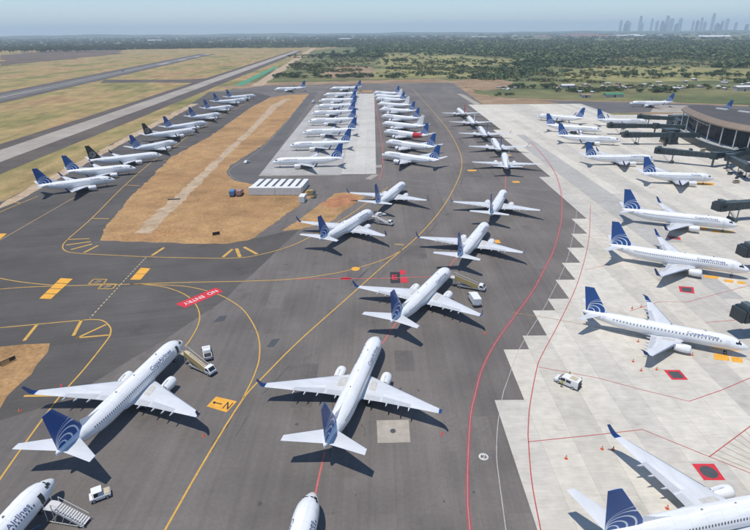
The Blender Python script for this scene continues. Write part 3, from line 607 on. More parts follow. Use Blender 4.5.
        lathe([(3.0, .72*er), (3.5, .6*er), (el, .42*er), (el+.1, .3*er), (el+.6, .05)], m_exh, 'exhaust', e)
        b = MB(); b.prism([(ex_-.9, ez+er*.95), (ex_-2.0, ez+er*1.05), (ex_-3.3, ez+er*.95), (ex_-5.2*s_, z-.05), (ex_-3.3*s_-.4, z+.12), (ex_-2.2, ez+er*1.18)], mir*eng_y-.14, mir*eng_y+.14); b.build('pylon', m_wing, e)
        # main gear
        g = empty('main_gear'); g.parent = root; gx = X0-(20.0+ow if k == 1 else 18.6+ow); gy = mir*2.86*s_
        MB().tube((gx, gy, .55), (gx, gy*1.12, zr), .13).build('strut', m_gear, g)
        for dy in (-.43, .43):
            wv = MB().tube((gx, gy+dy-.19, .565), (gx, gy+dy+.19, .565), .565, 16).build('wheel', m_tyre, g); MB().tube((gx, gy+dy-.2, .565), (gx, gy+dy+.2, .565), .26, 10).build('rim', m_hub, wv)
        # tailplane
        ot = T['ot']; b = MB(); hs = 7.18*s_; rr = []
        for y in (0.15, .8, 3.5*s_, hs):
            f = y/hs; rr.append([(p[0], mir*p[1], p[2]) for p in foil(X0-(lerp(33.2, 37.7, f)+ot), lerp(4.0*s_ if k < 1 else 3.95, 1.4*s_, f), y, zf(4.55)+y*.115, .09)])
        b.loft(rr); b.build('tailplane', m_wing, root, True, angle=50)
    for st_, hh in ((9.5, .32), (17.0, .25), (22.5, .3)): MB().prism([(X(fus_st(T, st_))+.25, zc+RZ-.02), (X(fus_st(T, st_))-.2, zc+RZ-.02), (X(fus_st(T, st_))-.3, zc+RZ+hh), (X(fus_st(T, st_))-.05, zc+RZ+hh)], -.03, .03).build('antenna', m_gear, root)
    # belly fairing
    b = MB(); b.loft([ring(X0-(s+ow), zf(1.75)+dz, w*k, h*k, 20) for s, dz, w, h in ((11.6, .15, .3, .2), (13, .05, 1.35, .5), (16, 0, 1.85, .62), (20, 0, 1.85, .62), (22.5, .1, 1.4, .45), (24.3, .25, .3, .12))]); b.build('belly_fairing', m_wing, root, True)
    # nose gear
    g = empty('nose_gear'); g.parent = root; gx = X0-4.05
    MB().tube((gx, 0, .4), (gx-.1, 0, zf(2.0)), .09).build('strut', m_gear, g)
    for dy in (-.2, .2):
        wv = MB().tube((gx, dy-.1, .345), (gx, dy+.1, .345), .345, 14).build('wheel', m_tyre, g); MB().tube((gx, dy-.105, .345), (gx, dy+.105, .345), .16, 8).build('rim', m_hub, wv)
    # fin
    ot = T['ot']; top = 12.45 if k == 1 else 10.5; zb = zf(4.7); b = MB(); rr = []
    for f in (0, .12, .5, 1): rr.append(foil(X0-(lerp(31.0, 36.35, f)+ot if k == 1 else lerp(32.2, 36.4, f)+ot), lerp(6.5, 2.1, f) if k == 1 else lerp(5.2, 2.1, f), 0, lerp(zb, top, f), .085, True))
    b.loft(rr); fm = b.mesh('vertical_fin', fin['fin'], True, angle=50); ob('vertical_fin', fm, root)
    b = MB(); d0 = 27.3 if k == 1 else 29.5
    b.loft([[(X0-(s+ot), -h_, z0), (X0-(s+ot), h_, z0), (X0-(s+ot), .02, z1), (X0-(s+ot), -.02, z1)] for s, h_, z0, z1 in ((d0, .03, zf(5.2), zf(5.42)), (d0+2.5, .1, zf(5.0), zf(5.85)), (d0+4.6, .14, zf(4.9), zf(6.6)))]); b.build('dorsal_fin', m_white, root)
    if fin.get('band'):
        b = MB(); b.loft([ring(X(fus_st(T, x)), z, w+.02, h+.02) for x, z, w, h in SECT if 26 <= x <= 34.5], cap=False); b.build('tail_band', m_redp, root, True)
    # lettering
    if letters:
        d0_ = text_mesh('CopaAirlines', 1.0, 0.016)
        xs = [v.co.x for v in d0_.vertices]; x0_, x1_ = min(xs), max(xs)
        bm = bmesh.new(); bm.from_mesh(d0_)
        for q in (-.1, .0, .1, .2, .3, .4, .5, .6, .7): bmesh.ops.bisect_plane(bm, geom=bm.verts[:]+bm.edges[:]+bm.faces[:], plane_co=(0, q, 0), plane_no=(0, 1, 0))
        bm.to_mesh(d0_); bm.free()
        base = [tuple(v.co) for v in d0_.vertices]; ln = 7.2*(1 if k == 1 else .95); s0 = 6.6
        for mir in (1, -1):
            d = d0_.copy(); d.name = 'lettering'; d.materials.append(m_letter)
            for v, c in zip(d.vertices, base):
                u = (c[0]-x0_)/(x1_-x0_); st = s0+u*ln if mir == 1 else s0+(1-u)*ln
                p = skin(st, .56+c[1]*1.05/1.9, .02); v.co = (p[0], p[1]*mir, p[2])
            ob('lettering', d, root)
    return root
# fin liveries
blue = (0.009, 0.075, 0.27)
ST = [(r*.93, 0.28*r-.25, r-w, r+w) for r, w in ((.85, .10), (1.5, .11), (2.2, .11), (2.85, .09), (3.35, .05))]
F_BLUE = dict(fin=fin_livery('blue_globe_fin', blue, X0-37.3, 5.2, ST, k=(1, 1.15)), winglet=m_navy)
F_BLUES = dict(fin=fin_livery('blue_globe_fin_short', blue, X0-31.4, 5.2, ST, k=(1, 1.15)), winglet=m_navy)
F_BLUEE = dict(fin=fin_livery('blue_globe_fin_slim', blue, X0-33.8, 4.5, ST, k=(1.1, 1.25)), winglet=m_navy)
STAR = [(0, 0, .55, .75), (0, 0, 1.15, 1.5)]
F_BLACK = dict(fin=fin_livery('black_emblem_fin', (0.010, 0.014, 0.016), X0-35.6, 7.6, STAR, (0.35, 0.34, 0.30)), winglet=m_blackp)
F_WHITE = dict(fin=m_white, winglet=m_white); F_RED = dict(fin=m_redp, winglet=m_white)
F_BAND = dict(fin=F_BLUE['fin'], winglet=m_navy, band=True)
FIN = {('long', 'blue'): F_BLUE, ('short', 'blue'): F_BLUES, ('slim', 'blue'): F_BLUEE, ('long', 'black'): F_BLACK, ('long', 'white'): F_WHITE, ('long', 'red'): F_RED, ('long', 'band'): F_BAND}
PROTO = {}
def airliner(nose, head, label, group, kind='long', fin='blue', z=0.05, door=False):
    key = (kind, fin)
    if key not in PROTO: o = PROTO[key] = make_airliner(kind, FIN[key], fin in ('blue', 'band'))
    else: o = copy_tree(PROTO[key])
    a = math.radians(head); f = Vector((math.cos(a), math.sin(a)))
    o.location = (nose[0]-f.x*X0, nose[1]-f.y*X0, z); o.rotation_euler = (0, 0, a)
    if door:
        d_ = [c for c in o.children if c.name.split('.')[0] == 'door'][2]; d_.material_slots[0].link = 'OBJECT'; d_.material_slots[0].material = m_fan; d_['label'] = 'open dark front doorway'
    return tag(o, label, 'airliner', group)
g = 'airliners parked nose to tail on the asphalt'
airliner((0.6, 105.1), 76.0, 'white airliner with blue tail beside the pale square concrete plate', g)
airliner((-44.0, 104.2), 78.0, 'white airliner with blue tail and a tan stair truck at its nose', g, door=True)
airliner((21.8, 142.5), 61.4, 'white airliner with blue tail and yellow stair truck at its nose', g)
airliner((40.5, 181.8), 65.2, 'white airliner with its tail just beyond the yellow stair truck', g)
airliner((56.3, 223.7), 68.7, 'white airliner just in front of the worn white lines, fin seen edge on', g)
airliner((-0.8, 197.8), 62.8, 'white airliner beside the orange grass with boarding stairs at its door', g)
airliner((13.9, 238.3), 69.0, 'white airliner whose wing reaches over the red soil patch', g)
airliner((-50.9, 63.6), 83.0, 'nose of an airliner with open metal stairs at the lower left corner', g, door=True)
airliner((-9.7, 60.4), 84.0, 'airliner nose poking in at the bottom edge of the picture', g)
g = 'airliners lined up in the middle of the asphalt'
airliner((73.0, 299.1), 79.9, 'nearest of the five airliners lined up left of the concrete edge', g, fin='white')
airliner((75.7, 343.3), 85.3, 'second nearest of the five airliners lined up left of the concrete edge', g)
airliner((75.6, 389.1), 86.9, 'third of the five airliners lined up left of the concrete edge', g)
airliner((75.9, 439.3), 87.6, 'fourth of the five airliners lined up left of the concrete edge, white tail', g, fin='white')
airliner((74.7, 488.8), 90.5, 'farthest airliner of the line of five, with a red tail', g, fin='red')
g = 'airliners in the row along the left taxiway'; N_ = ['nearest', 'second', 'third', 'fourth', 'fifth', 'sixth', 'seventh', 'eighth', 'ninth', 'farthest']
for i, (x, y, h, k, f) in enumerate([(-124.6, 252.0, 33, 'short', 'blue'), (-123.8, 274.9, 24, 'short', 'blue'), (-121.9, 307, 33, 'long', 'black'), (-126.2, 345.2, 57, 'short', 'blue'), (-128.5, 391, 48, 'long', 'black'), (-129.5, 425.6, 55, 'long', 'blue'), (-130.8, 471.9, 55, 'short', 'blue'), (-132.8, 522.9, 53, 'short', 'blue'), (-132.7, 579.0, 48, 'long', 'blue'), (-130.6, 617.9, 50, 'long', 'blue')]):
    airliner((x, y), h, '%s airliner in the left taxiway row%s' % (N_[i], ', with a black tail' if f == 'black' else ', blue tail'), g, k, f)
airliner((-121.7, 686.5), 190, 'lone airliner taxiing across the far end of the dry grass island', None)
g = 'airliners in the left row on the concrete pad'
for i, (x, y, h) in enumerate([(-55.0, 285.8, 183), (-52.1, 330.4, 186), (-49.8, 376.3, 188), (-51.6, 426.2, 188), (-53.8, 473, 186), (-53.8, 518, 184), (-55.8, 563, 182), (-55.5, 619, 186), (-53.5, 689, 181)]):
    airliner((x, y), h, '%s airliner in the left row on the concrete pad' % (N_[i] if i < 8 else 'farthest'), g, z=0.072)
g = 'airliners in the right row beside the concrete pad'
for i, (x, y, h, f) in enumerate([(4.4, 303.4, 142.2, 'blue'), (7.6, 340.3, 138, 'blue'), (7.1, 378.8, 138, 'band'), (6.5, 415, 140, 'white'), (6.4, 453, 140, 'blue'), (5.2, 495, 142, 'blue'), (3.8, 535, 140, 'white'), (2.2, 578, 139, 'blue'), (1.0, 606, 139, 'white'), (0.1, 639.6, 138, 'blue')]):
    airliner((x, y), h, '%s airliner in the right row by the concrete pad%s' % (N_[i], {'white': ', plain white tail', 'blue': ', blue tail', 'band': ', red band at the tail'}[f]), g, fin=f)
g = 'airliners at the terminal gates'
for (x, y, h, k, l) in [(108.3, 140.1, 334.2, 'long', 'airliner at the gate next beyond the slim one with dark windows'), (128.8, 178.5, 337.5, 'long', 'airliner at the gate beside the jet bridge with a box on its cab'), (158.4, 243.6, 352, 'short', 'short airliner at the gate below the long dark jet bridge'),
        (151.3, 285.7, 0, 'long', 'airliner nosed up to the long dark jet bridge on wheels'), (155.0, 337.3, 342, 'long', 'airliner in front of two parallel dark jet bridges, blue tail'), (158.0, 375.3, 333, 'long', 'airliner half hidden behind the one at the parallel jet bridges'),
        (206.9, 410.5, 354, 'long', 'farthest airliner parked nose in at the terminal'), (132.9, 446.1, 139, 'long', 'airliner rolling left across the far corner of the concrete'),
        (82.2, 100.0, 334.5, 'slim', 'slim airliner with a row of dark windows beside the white van'), (67.4, 58.8, 11.5, 'long', 'airliner cut off by the lower right corner, blue winglet raised')]:
    airliner((x, y), h, l, g, k, z=0.072)
airliner((241.9, 522.4), 171, 'airliner on the taxiway beyond the terminal, facing left', None)
airliner((262, 468), 168, 'airliner mostly hidden behind the terminal roof, only its tail showing', None)
# ---------------- terminal ----------------
m_roof = mat('roof_membrane', (0.075, 0.066, 0.060), 0.8, var=0.15, scale=0.06); m_fascia = mat('beige_fascia', (0.23, 0.17, 0.12), 0.6, var=0.08, scale=0.2); m_col = mat('pale_column', (0.55, 0.55, 0.53), 0.5, var=0.05, scale=1)
m_tglass = mat('tinted_glass', (0.006, 0.011, 0.014), 0.3, spec=0.2, var=0.3, scale=0.1); m_mull = mat('mullion', (0.035, 0.042, 0.047), 0.5); m_podium = mat('podium_concrete', (0.40, 0.38, 0.35), 0.8, var=0.12, scale=0.3)
m_jet = mat('jet_bridge_teal', (0.022, 0.038, 0.042), 0.4, var=0.2, scale=0.5); m_jet2 = mat('jet_bridge_grey', (0.10, 0.125, 0.13), 0.5, var=0.15, scale=0.5); m_jroof = mat('jet_bridge_roof', (0.055, 0.075, 0.08), 0.6, var=0.2, scale=0.4)
term = empty('terminal', (205, 330, 0.0), 0, 'airport terminal with curved dark roof, beige fascia and glass front', 'building')
TO = Vector((205, 330))
front = [(217, 388), (211, 371), (205.5, 347), (202.3, 324), (203.3, 308), (207, 297), (213, 281), (223, 258), (236, 234)]; front = [(p.x, p.y) for p in smooth_line(front, 4)]
back = [(228, 392), (236, 387), (246, 356), (258, 325), (272, 292), (290, 255), (300, 236)]
def inset(P, d):
    out = []
    for i, p in enumerate(P):
        a, b = Vector(P[max(i-1, 0)]), Vector(P[min(i+1, len(P)-1)]); t = (b-a).normalized(); n = Vector((-t.y, t.x)); out.append((p[0]+n.x*d, p[1]+n.y*d))
    return out
fr2 = inset(front, 3.0)
def ring_poly(F, B, z): return [Vector((x-TO.x, y-TO.y, z)) for x, y in F+B[::-1]]
Pt = ring_poly(fr2, back, 17.6); T_ = geometry.tessellate_polygon([Pt]); ob('roof', MB().add(Pt, T_).mesh('roof', m_roof), term)
Pb = ring_poly(front, back, 14.7); T_ = geometry.tessellate_polygon([Pb]); ob('soffit', MB().add(Pb, T_).mesh('soffit', m_mull), term)
b = MB(); n = len(front)
V = [(x-TO.x, y-TO.y, 14.6) for x, y in front]+[(x-TO.x, y-TO.y, 15.3) for x, y in front]+[(x-TO.x, y-TO.y, 17.75) for x, y in fr2]
b.add(V, [(i, i+1, i+1+n, i+n) for i in range(n-1)]+[(i+n, i+1+n, i+1+2*n, i+2*n) for i in range(n-1)]); b.build('fascia', m_fascia, term)
nb = len(back); V = [(x-TO.x, y-TO.y, 14.6) for x, y in back]+[(x-TO.x, y-TO.y, 17.7) for x, y in back]; MB().add(V, [(i, i+1, i+1+nb, i+nb) for i in range(nb-1)]).build('rear_fascia', m_fascia, term)
for (x, y, a) in ((238, 352, -1.2), (247, 330, -1.2), (232, 366, -1.2)):
    o = MB().box(-4, 4, -1.2, 1.2, 17.6, 18.4).build('skylight', m_col, term, bevel=.1); o.location = (x-TO.x, y-TO.y, 0); o.rotation_euler = (0, 0, a)
glass = inset(front, 5.5)
for i in range(0, len(glass)-1):
    a, c = Vector(glass[i])-TO, Vector(glass[i+1])-TO
    nseg = max(1, int((c-a).length/3.2))
    for k in range(nseg):
        p, q = a.lerp(c, k/nseg), a.lerp(c, (k+1)/nseg); tt = (q-p).normalized()
        for z0, z1 in ((4.6, 8.0), (8.1, 11.3), (11.4, 14.7)):
            p2, q2 = p+tt*.07, q-tt*.07; ob('pane', me('pane', [(p2.x, p2.y, z0), (q2.x, q2.y, z0), (q2.x, q2.y, z1), (p2.x, p2.y, z1)], [(0, 1, 2, 3)], m_tglass), term)
        MB().box(p.x-.09, p.x+.09, p.y-.09, p.y+.09, 4.5, 14.7).build('mullion', m_mull, term)
cols = inset(front, 0.9)
for i in range(2, len(cols)-1, 3):
    x, y = cols[i]; MB().tube((x-TO.x, y-TO.y, 4.4), (x-TO.x, y-TO.y, 14.7), .33, 10).build('column', m_col, term, True)
pod = inset(front, -2.5); Pp = [(x-TO.x, y-TO.y) for x, y in pod+[(p[0]-1, p[1]-1) for p in back[::-1]]]
npd = len(Pp); T_ = geometry.tessellate_polygon([[Vector((x, y, 4.4)) for x, y in Pp]])
b = MB().add([(x, y, 4.4) for x, y in Pp], T_); b.build('podium_roof', m_podium, term)
MB().add([(x, y, 0.0) for x, y in Pp]+[(x, y, 4.38) for x, y in Pp], [(i, (i+1) % npd, (i+1) % npd+npd, i+npd) for i in range(npd)]).build('podium_wall', m_jet, term)
ip = inset(pod, .35); n = len(pod); V = [(x-TO.x, y-TO.y, z) for P, z in ((pod, 4.41), (pod, 5.1), (ip, 5.1), (ip, 4.41)) for x, y in P]
MB().add(V, [(r*n+i, r*n+i+1, (r+1)*n+i+1, (r+1)*n+i) for r in range(3) for i in range(n-1)]).build('parapet', m_col, term)
for k in range(9):
    x, y = pod[3+k*3]; MB().box(x-TO.x+1.2, x-TO.x+2.2+.3*(k % 3), y-TO.y-.5, y-TO.y+.6, 4.41, 5.3+.3*(k % 2)).build('roof_unit', m_col if k % 2 else m_jet2, term, bevel=.05)

# ---------------- jet bridges ----------------
def jet_bridge(rot, cab, label, z=0.072, link=None, ztun=4.6):
    rot, cab = Vector(rot), Vector(cab); d = cab-rot; Ln = d.length; a = math.atan2(d.y, d.x)
    r = empty('jet_bridge', (rot.x, rot.y, z), a, label, 'jet bridge', 'jet bridges at the gates')
    MB().tube((0, 0, 0), (0, 0, ztun), .55, 12).build('column', m_jet2, r, True); MB().tube((0, 0, ztun-.3), (0, 0, ztun+3.1), 2.1, 16).build('rotunda', m_jet, r, True); MB().tube((0, 0, ztun+3.1), (0, 0, ztun+3.3), 2.2, 16).build('rotunda_roof', m_jroof, r, True)
    for k, (x0, x1, w, h0, h1) in enumerate(((1.6, Ln*.45, 1.35, ztun+.1, ztun+2.55), (Ln*.40, Ln*.72, 1.5, ztun-.02, ztun+2.7), (Ln*.66, Ln-2.2, 1.65, ztun-.15, ztun+2.85))):
        t = MB().box(x0, x1, -w, w, h0, h1).build('tunnel', m_jet, r)
        MB().box(x0-.02, x1+.02, -w-.04, w+.04, h1, h1+.12).build('tunnel_roof', m_jroof, t)
        nr = max(2, int((x1-x0)/2.2))
        for i in range(nr+1):
            x = lerp(x0+.1, x1-.1, i/nr); MB().box(x-.07, x+.07, -w-.09, w+.09, h0-.05, h1-.01).build('rib', m_jet2, t)
    c = MB().box(Ln-2.6, Ln+.4, -2.0, 2.0, ztun-.2, ztun+3.1).build('cab', m_jet, r, bevel=.15)
    MB().box(Ln+.45, Ln+1.3, -1.9, 1.9, ztun-.1, ztun+2.9).build('canopy', m_mull, c, bevel=.2); MB().box(Ln-1.9, Ln-.2, -1.2, 1.2, ztun+3.12, ztun+4.0).build('roof_unit', m_jet2, c, bevel=.05)
    for s in (-1, 1): MB().box(Ln-2.0, Ln-.2, s*2.02-.03, s*2.02+.03, ztun+1.1, ztun+2.3).build('window', m_tglass, c)
    bx = Ln*.70
    bg = MB().box(bx-.6, bx+.6, -2.1, 2.1, .55, 1.0).build('bogie', m_jet2, r)
    for s in (-1, 1):
        MB().tube((bx, s*1.95, .95), (bx, s*1.95, ztun+.6), .2, 8).build('lift_leg', m_jet2, r)
        for dx in (-.55, .55): MB().tube((bx+dx, s*1.5-.22, .5), (bx+dx, s*1.5+.22, .5), .5, 12).build('wheel', m_tyre, bg, True)
    st = MB(); ns = 14
    for i in range(ns): st.box(Ln-3.2-.28*i-.3, Ln-3.2-.28*i, 2.3, 3.2, ztun-.3-i*.31, ztun-.24-i*.31)
    st.tube((Ln-3.2, 2.3, ztun+.6), (Ln-3.4-.28*ns, 2.3, .9), .04, 5); st.tube((Ln-3.2, 3.2, ztun+.6), (Ln-3.4-.28*ns, 3.2, .9), .04, 5); st.build('service_stair', m_jet2, r)
    if link:
        l = Vector(link)-rot; ca, sa = math.cos(-a), math.sin(-a); lx, ly = l.x*ca-l.y*sa, l.x*sa+l.y*ca; q = Vector((lx, ly)); t = q.normalized(); nn = Vector((-t.y, t.x))*1.5; s0 = t*1.8
        V = [(*(s0+nn), ztun), (*(s0-nn), ztun), (*(q-nn), ztun), (*(q+nn), ztun)]; V += [(x, y, ztun+2.8) for x, y, _ in V]
        MB().add(V, [(0, 1, 2, 3), (4, 5, 6, 7), (0, 1, 5, 4), (1, 2, 6, 5), (2, 3, 7, 6), (3, 0, 4, 7)]).build('walkway', m_jet, r)
    return r
jet_bridge((178.5, 278.5), (155.5, 293), 'long dark jet bridge on wheels reaching for the short airliner row', link=(203, 288))
jet_bridge((187, 340), (158.5, 341.5), 'near one of two parallel dark jet bridges', link=(204, 338))
jet_bridge((194, 374), (163.5, 377.5), 'far one of two parallel dark jet bridges', link=(211, 367))
jet_bridge((224, 407), (202, 416.5), 'dark jet bridge at the far tip of the terminal', link=(217, 386))
jet_bridge((154, 196), (128.6, 191.2), 'dark jet bridge with a box on its cab, nearer than the short airliner', link=(196, 232))
jet_bridge((136, 150), (110.6, 147.5), 'dark jet bridge end at the right edge, second from the bottom')
jet_bridge((110, 113), (85.3, 109.0), 'dark jet bridge cab nearest the nose of the slim airliner')
jet_bridge((183.5, 274), (178.5, 249), 'jet bridge drawn back beside baggage carts at the terminal', link=(204, 292))
b = empty('gate_house', (190, 345.5, 0.07), 0, 'dark boxy gate house with a tan base', 'gate house'); MB().box(-4.5, 3.5, -3.5, 3.5, 1.0, 8.4).build('wall', m_jet, b); MB().box(-4.8, 3.8, -3.8, 3.8, 0, 1.0).build('base', m_fascia, b); MB().box(-4.7, 3.7, -3.7, 3.7, 8.4, 8.8).build('roof', m_jroof, b)
for k in range(4): MB().box(-4.58, -4.5, -3.2+k*1.65, -1.85+k*1.65, 2, 7.8).build('pane', m_tglass, b)
b = empty('gate_house', (229, 411, 0.07), 0, 'dark gate house with white plant boxes at the far tip of the terminal', 'gate house'); MB().box(-6, 6, -4, 4, 0, 7.6).build('wall', m_jet, b)
for k in range(4): MB().box(-5+k*2.8, -3+k*2.8, -3, 0, 7.6, 8.9).build('roof_unit', m_col, b, bevel=.1)

# ---------------- vehicles ----------------
m_vw = mat('white_vehicle_paint', (0.74, 0.74, 0.72), 0.3, var=.03, scale=1); m_tan = mat('tan_panel', (0.50, 0.42, 0.28), 0.6, var=.1, scale=1); m_vyel = mat('yellow_panel', (0.45, 0.33, 0.14), 0.55, var=.1, scale=1)
m_vgrey = mat('grey_frame', (0.33, 0.33, 0.33), 0.55, var=.1, scale=2); m_light = mat('pale_metal', (0.55, 0.54, 0.52), 0.5, var=.1, scale=2); m_blkv = mat('black_plastic', (0.02, 0.02, 0.02), .6); m_bluev = mat('blue_vehicle_paint', (0.08, 0.19, 0.36), .5, var=.05, scale=1); m_redv = mat('red_vehicle_paint', (0.36, 0.20, 0.17), .5, var=.1, scale=1)
def wheels(root, xs, w, r=.36, t=.24):
    for x in xs:
        for s in (-1, 1):
            q = MB().tube((x, s*w-s*t, r), (x, s*w, r), r, 14).build('wheel', m_tyre, root); MB().tube((x, s*w-s*.05, r), (x, s*(w+.015), r), r*.55, 10).build('rim', m_hub, q)
m_lamp = mat('lamp_lens', (0.75, 0.74, 0.68), .2); m_tail = mat('tail_lens', (0.30, 0.02, 0.02), .3)
def trim(root, xf, xr, w, zl, mir=None):
    for s in (-1, 1):
        MB().box(xf-.03, xf+.03, s*w*.72-.16, s*w*.72+.16, zl-.09, zl+.09).build('headlight', m_lamp, root); MB().box(xr-.03, xr+.03, s*w*.8-.09, s*w*.8+.09, zl-.05, zl+.2).build('tail_light', m_tail, root)
        if mir: MB().box(mir[0]-.06, mir[0]+.06, s*(w+.12)-.1, s*(w+.12)+.1, mir[1]-.12, mir[1]+.12).build('mirror', m_blkv, root)
    sg = 1 if xf > xr else -1
    MB().box(xf-.08, xf+.08, -w*.95, w*.95, .38, .56).build('bumper', m_blkv, root); MB().box(xr-.08, xr+.08, -w*.95, w*.95, .38, .54).build('bumper', m_blkv, root)
def glassy(root, P, w, name='window'):
    for s in (-1, 1): MB().prism(P, s*w-.012, s*w+.012).build(name, m_glass, root)
def pickup(loc, a, label, bed=m_blkv):
    r = empty('pickup_truck', loc, a, label, 'pickup')
    MB().prism([(-2.6, .45), (2.6, .45), (2.65, .8), (2.5, 1.05), (1.2, 1.15), (-2.65, 1.1)], -.9, .9).build('body', m_vw, r, True, .05)
    MB().prism([(1.25, 1.1), (.55, 1.72), (-.7, 1.78), (-.85, 1.1)], -.8, .8).build('cab', m_vw, r, True, .06); glassy(r, [(1.0, 1.16), (.48, 1.64), (-.62, 1.68), (-.7, 1.16)], .8)
    MB().add([(1.22, -.72, 1.15), (1.22, .72, 1.15), (.6, .68, 1.71), (.6, -.68, 1.71)], [(0, 1, 2, 3)]).build('windscreen', m_glass, r).location = (.03, 0, .02)
    MB().box(-2.55, -.95, -.78, .78, 1.1, 1.16).build('cargo_bed', bed, r); wheels(r, (1.65, -1.6), .92); trim(r, 2.66, -2.66, .88, .85, (.9, 1.25)); return r
def van(loc, a, label):
    r = empty('van', loc, a, label, 'van')
    MB().prism([(-2.5, .4), (2.45, .4), (2.5, .95), (1.75, 1.15), (1.0, 1.95), (.5, 2.1), (-2.5, 2.1)], -.95, .95).build('body', m_vw, r, True, .08)
    glassy(r, [(1.55, 1.2), (1.0, 1.8), (.2, 1.85), (.2, 1.2)], .952); glassy(r, [(0, 1.2), (0, 1.8), (-1.0, 1.8), (-1.0, 1.2)], .952)
    MB().add([(1.80, -.78, 1.2), (1.80, .78, 1.2), (1.12, .74, 1.92), (1.12, -.74, 1.92)], [(0, 1, 2, 3)]).build('windscreen', m_glass, r)
    MB().box(-2.53, -2.49, -.8, .8, .6, 1.95).build('open_cargo_door', m_blkv, r); MB().box(-1.9, -.5, -.6, .6, 2.1, 2.2).build('roof_rack', m_tan, r); wheels(r, (1.55, -1.5), .96); trim(r, 2.5, -2.54, .93, .85, (1.45, 1.35)); return r
def tug(loc, a, label):
    r = empty('baggage_tug', loc, a, label, 'tug')
    MB().prism([(-1.5, .35), (1.45, .35), (1.5, .85), (.5, .95), (-1.5, .9)], -.8, .8).build('body', m_vw, r, True, .05); MB().box(.55, 1.4, -.7, .7, .9, 1.05).build('hood', m_tan, r, bevel=.03)
    MB().box(-1.1, .4, -.75, .75, 1.75, 1.85).build('canopy', m_vw, r, bevel=.03)
    for x in (-1.0, .3):
        for y in (-.68, .68): MB().tube((x, y, .85), (x, y, 1.78), .035, 6).build('post', m_vgrey, r)
    MB().box(-.9, -.3, -.6, .6, .9, 1.15).build('seat', m_blkv, r, bevel=.05); wheels(r, (.95, -.95), .82, .33); return r
def stair(parent, x0, z0, x1, z1, w, mstep, mrail, canopy=None, name='stairs'):
    n = int(z0/.2) if z0 > 1.5 else 8; S = empty(name); S.parent = parent
    for i in range(n):
        t = i/n; x = lerp(x0, x1, t); z = lerp(z0, z1, t); MB().box(min(x, x+(x1-x0)/n*1.05), max(x, x+(x1-x0)/n*1.05), -w, w, z-.08, z).build('step', mstep, S)
    dx = x1-x0
    for s in (-1, 1):
        b = MB(); b.add([(x0, s*w-.03, z0-.35), (x1, s*w-.03, z1-.35), (x1, s*w-.03, z1+.1), (x0, s*w-.03, z0+.1), (x0, s*w+.03, z0-.35), (x1, s*w+.03, z1-.35), (x1, s*w+.03, z1+.1), (x0, s*w+.03, z0+.1)], [(0, 1, 2, 3), (7, 6, 5, 4), (0, 1, 5, 4), (1, 2, 6, 5), (2, 3, 7, 6), (3, 0, 4, 7)]); b.build('stringer', mrail, S)
        b = MB().tube((x0, s*w, z0+1.05), (x1, s*w, z1+1.05), .05, 6)
        for i in range(6): t = i/5; b.tube((lerp(x0, x1, t), s*w, lerp(z0, z1, t)+.1), (lerp(x0, x1, t), s*w, lerp(z0, z1, t)+1.05), .03, 5)
        b.build('handrail', mrail, S)
    if canopy: MB().add([(x0, w+.05, z0+1.1), (x1, w+.05, z1+1.1), (x1, w+.05, z1-.3), (x0, w+.05, z0-.3), (x0, w+.12, z0+1.1), (x1, w+.12, z1+1.1), (x1, w+.12, z1-.3), (x0, w+.12, z0-.3)], [(0, 1, 2, 3), (7, 6, 5, 4), (0, 1, 5, 4), (1, 2, 6, 5), (2, 3, 7, 6), (3, 0, 4, 7)]).build('side_panel', canopy, S)
    return S
def stair_truck(loc, a, label, mstep, canopy, Ln=7.0):
    """x points from the truck's cab to the aircraft door"""
    r = empty('stair_truck', loc, a, label, 'stair truck', 'boarding stair vehicles')
    MB().box(-2.4, Ln-2.2, -.85, .85, .5, .8).build('chassis', m_vgrey, r)
    MB().prism([(-2.6, .45), (-.9, .45), (-.9, 1.95), (-1.9, 1.95), (-2.5, 1.25), (-2.65, 1.1)], -.9, .9).build('cab', m_vw, r, True, .06); glassy(r, [(-2.35, 1.25), (-1.85, 1.8), (-1.15, 1.8), (-1.15, 1.25)], .9)
    MB().add([(-2.52, -.75, 1.27), (-2.52, .75, 1.27), (-1.95, .72, 1.9), (-1.95, -.72, 1.9)], [(0, 1, 2, 3)]).build('windscreen', m_glass, r).location = (-.03, 0, .01)
    wheels(r, (-1.75, Ln-3.0), .9); trim(r, -2.68, Ln-2.2, .88, .85, (-2.2, 1.5))
    stair(r, Ln-1.4, 2.75, -.7, .75, .7, mstep, m_light, canopy)
    MB().box(Ln-1.4, Ln, -.85, .85, 2.62, 2.75).build('platform', mstep, r)
    b = MB()
    for y in (-.85, .85): b.tube((Ln-1.4, y, 3.8), (Ln, y, 3.8), .04, 6); b.tube((Ln-1.4, y, 2.75), (Ln-1.4, y, 3.8), .04, 6); b.tube((Ln-.1, y, 2.75), (Ln-.1, y, 3.8), .04, 6)
    b.build('platform_rail', m_light, r)
    b = MB()
    for y in (-.7, .7): b.tube((Ln-1.2, y, .8), (Ln-1.2, y, 2.6), .06, 6); b.tube((Ln-3.4, y, .8), (Ln-1.2, y, 2.55), .05, 6)
    b.build('support_frame', m_light, r); return r
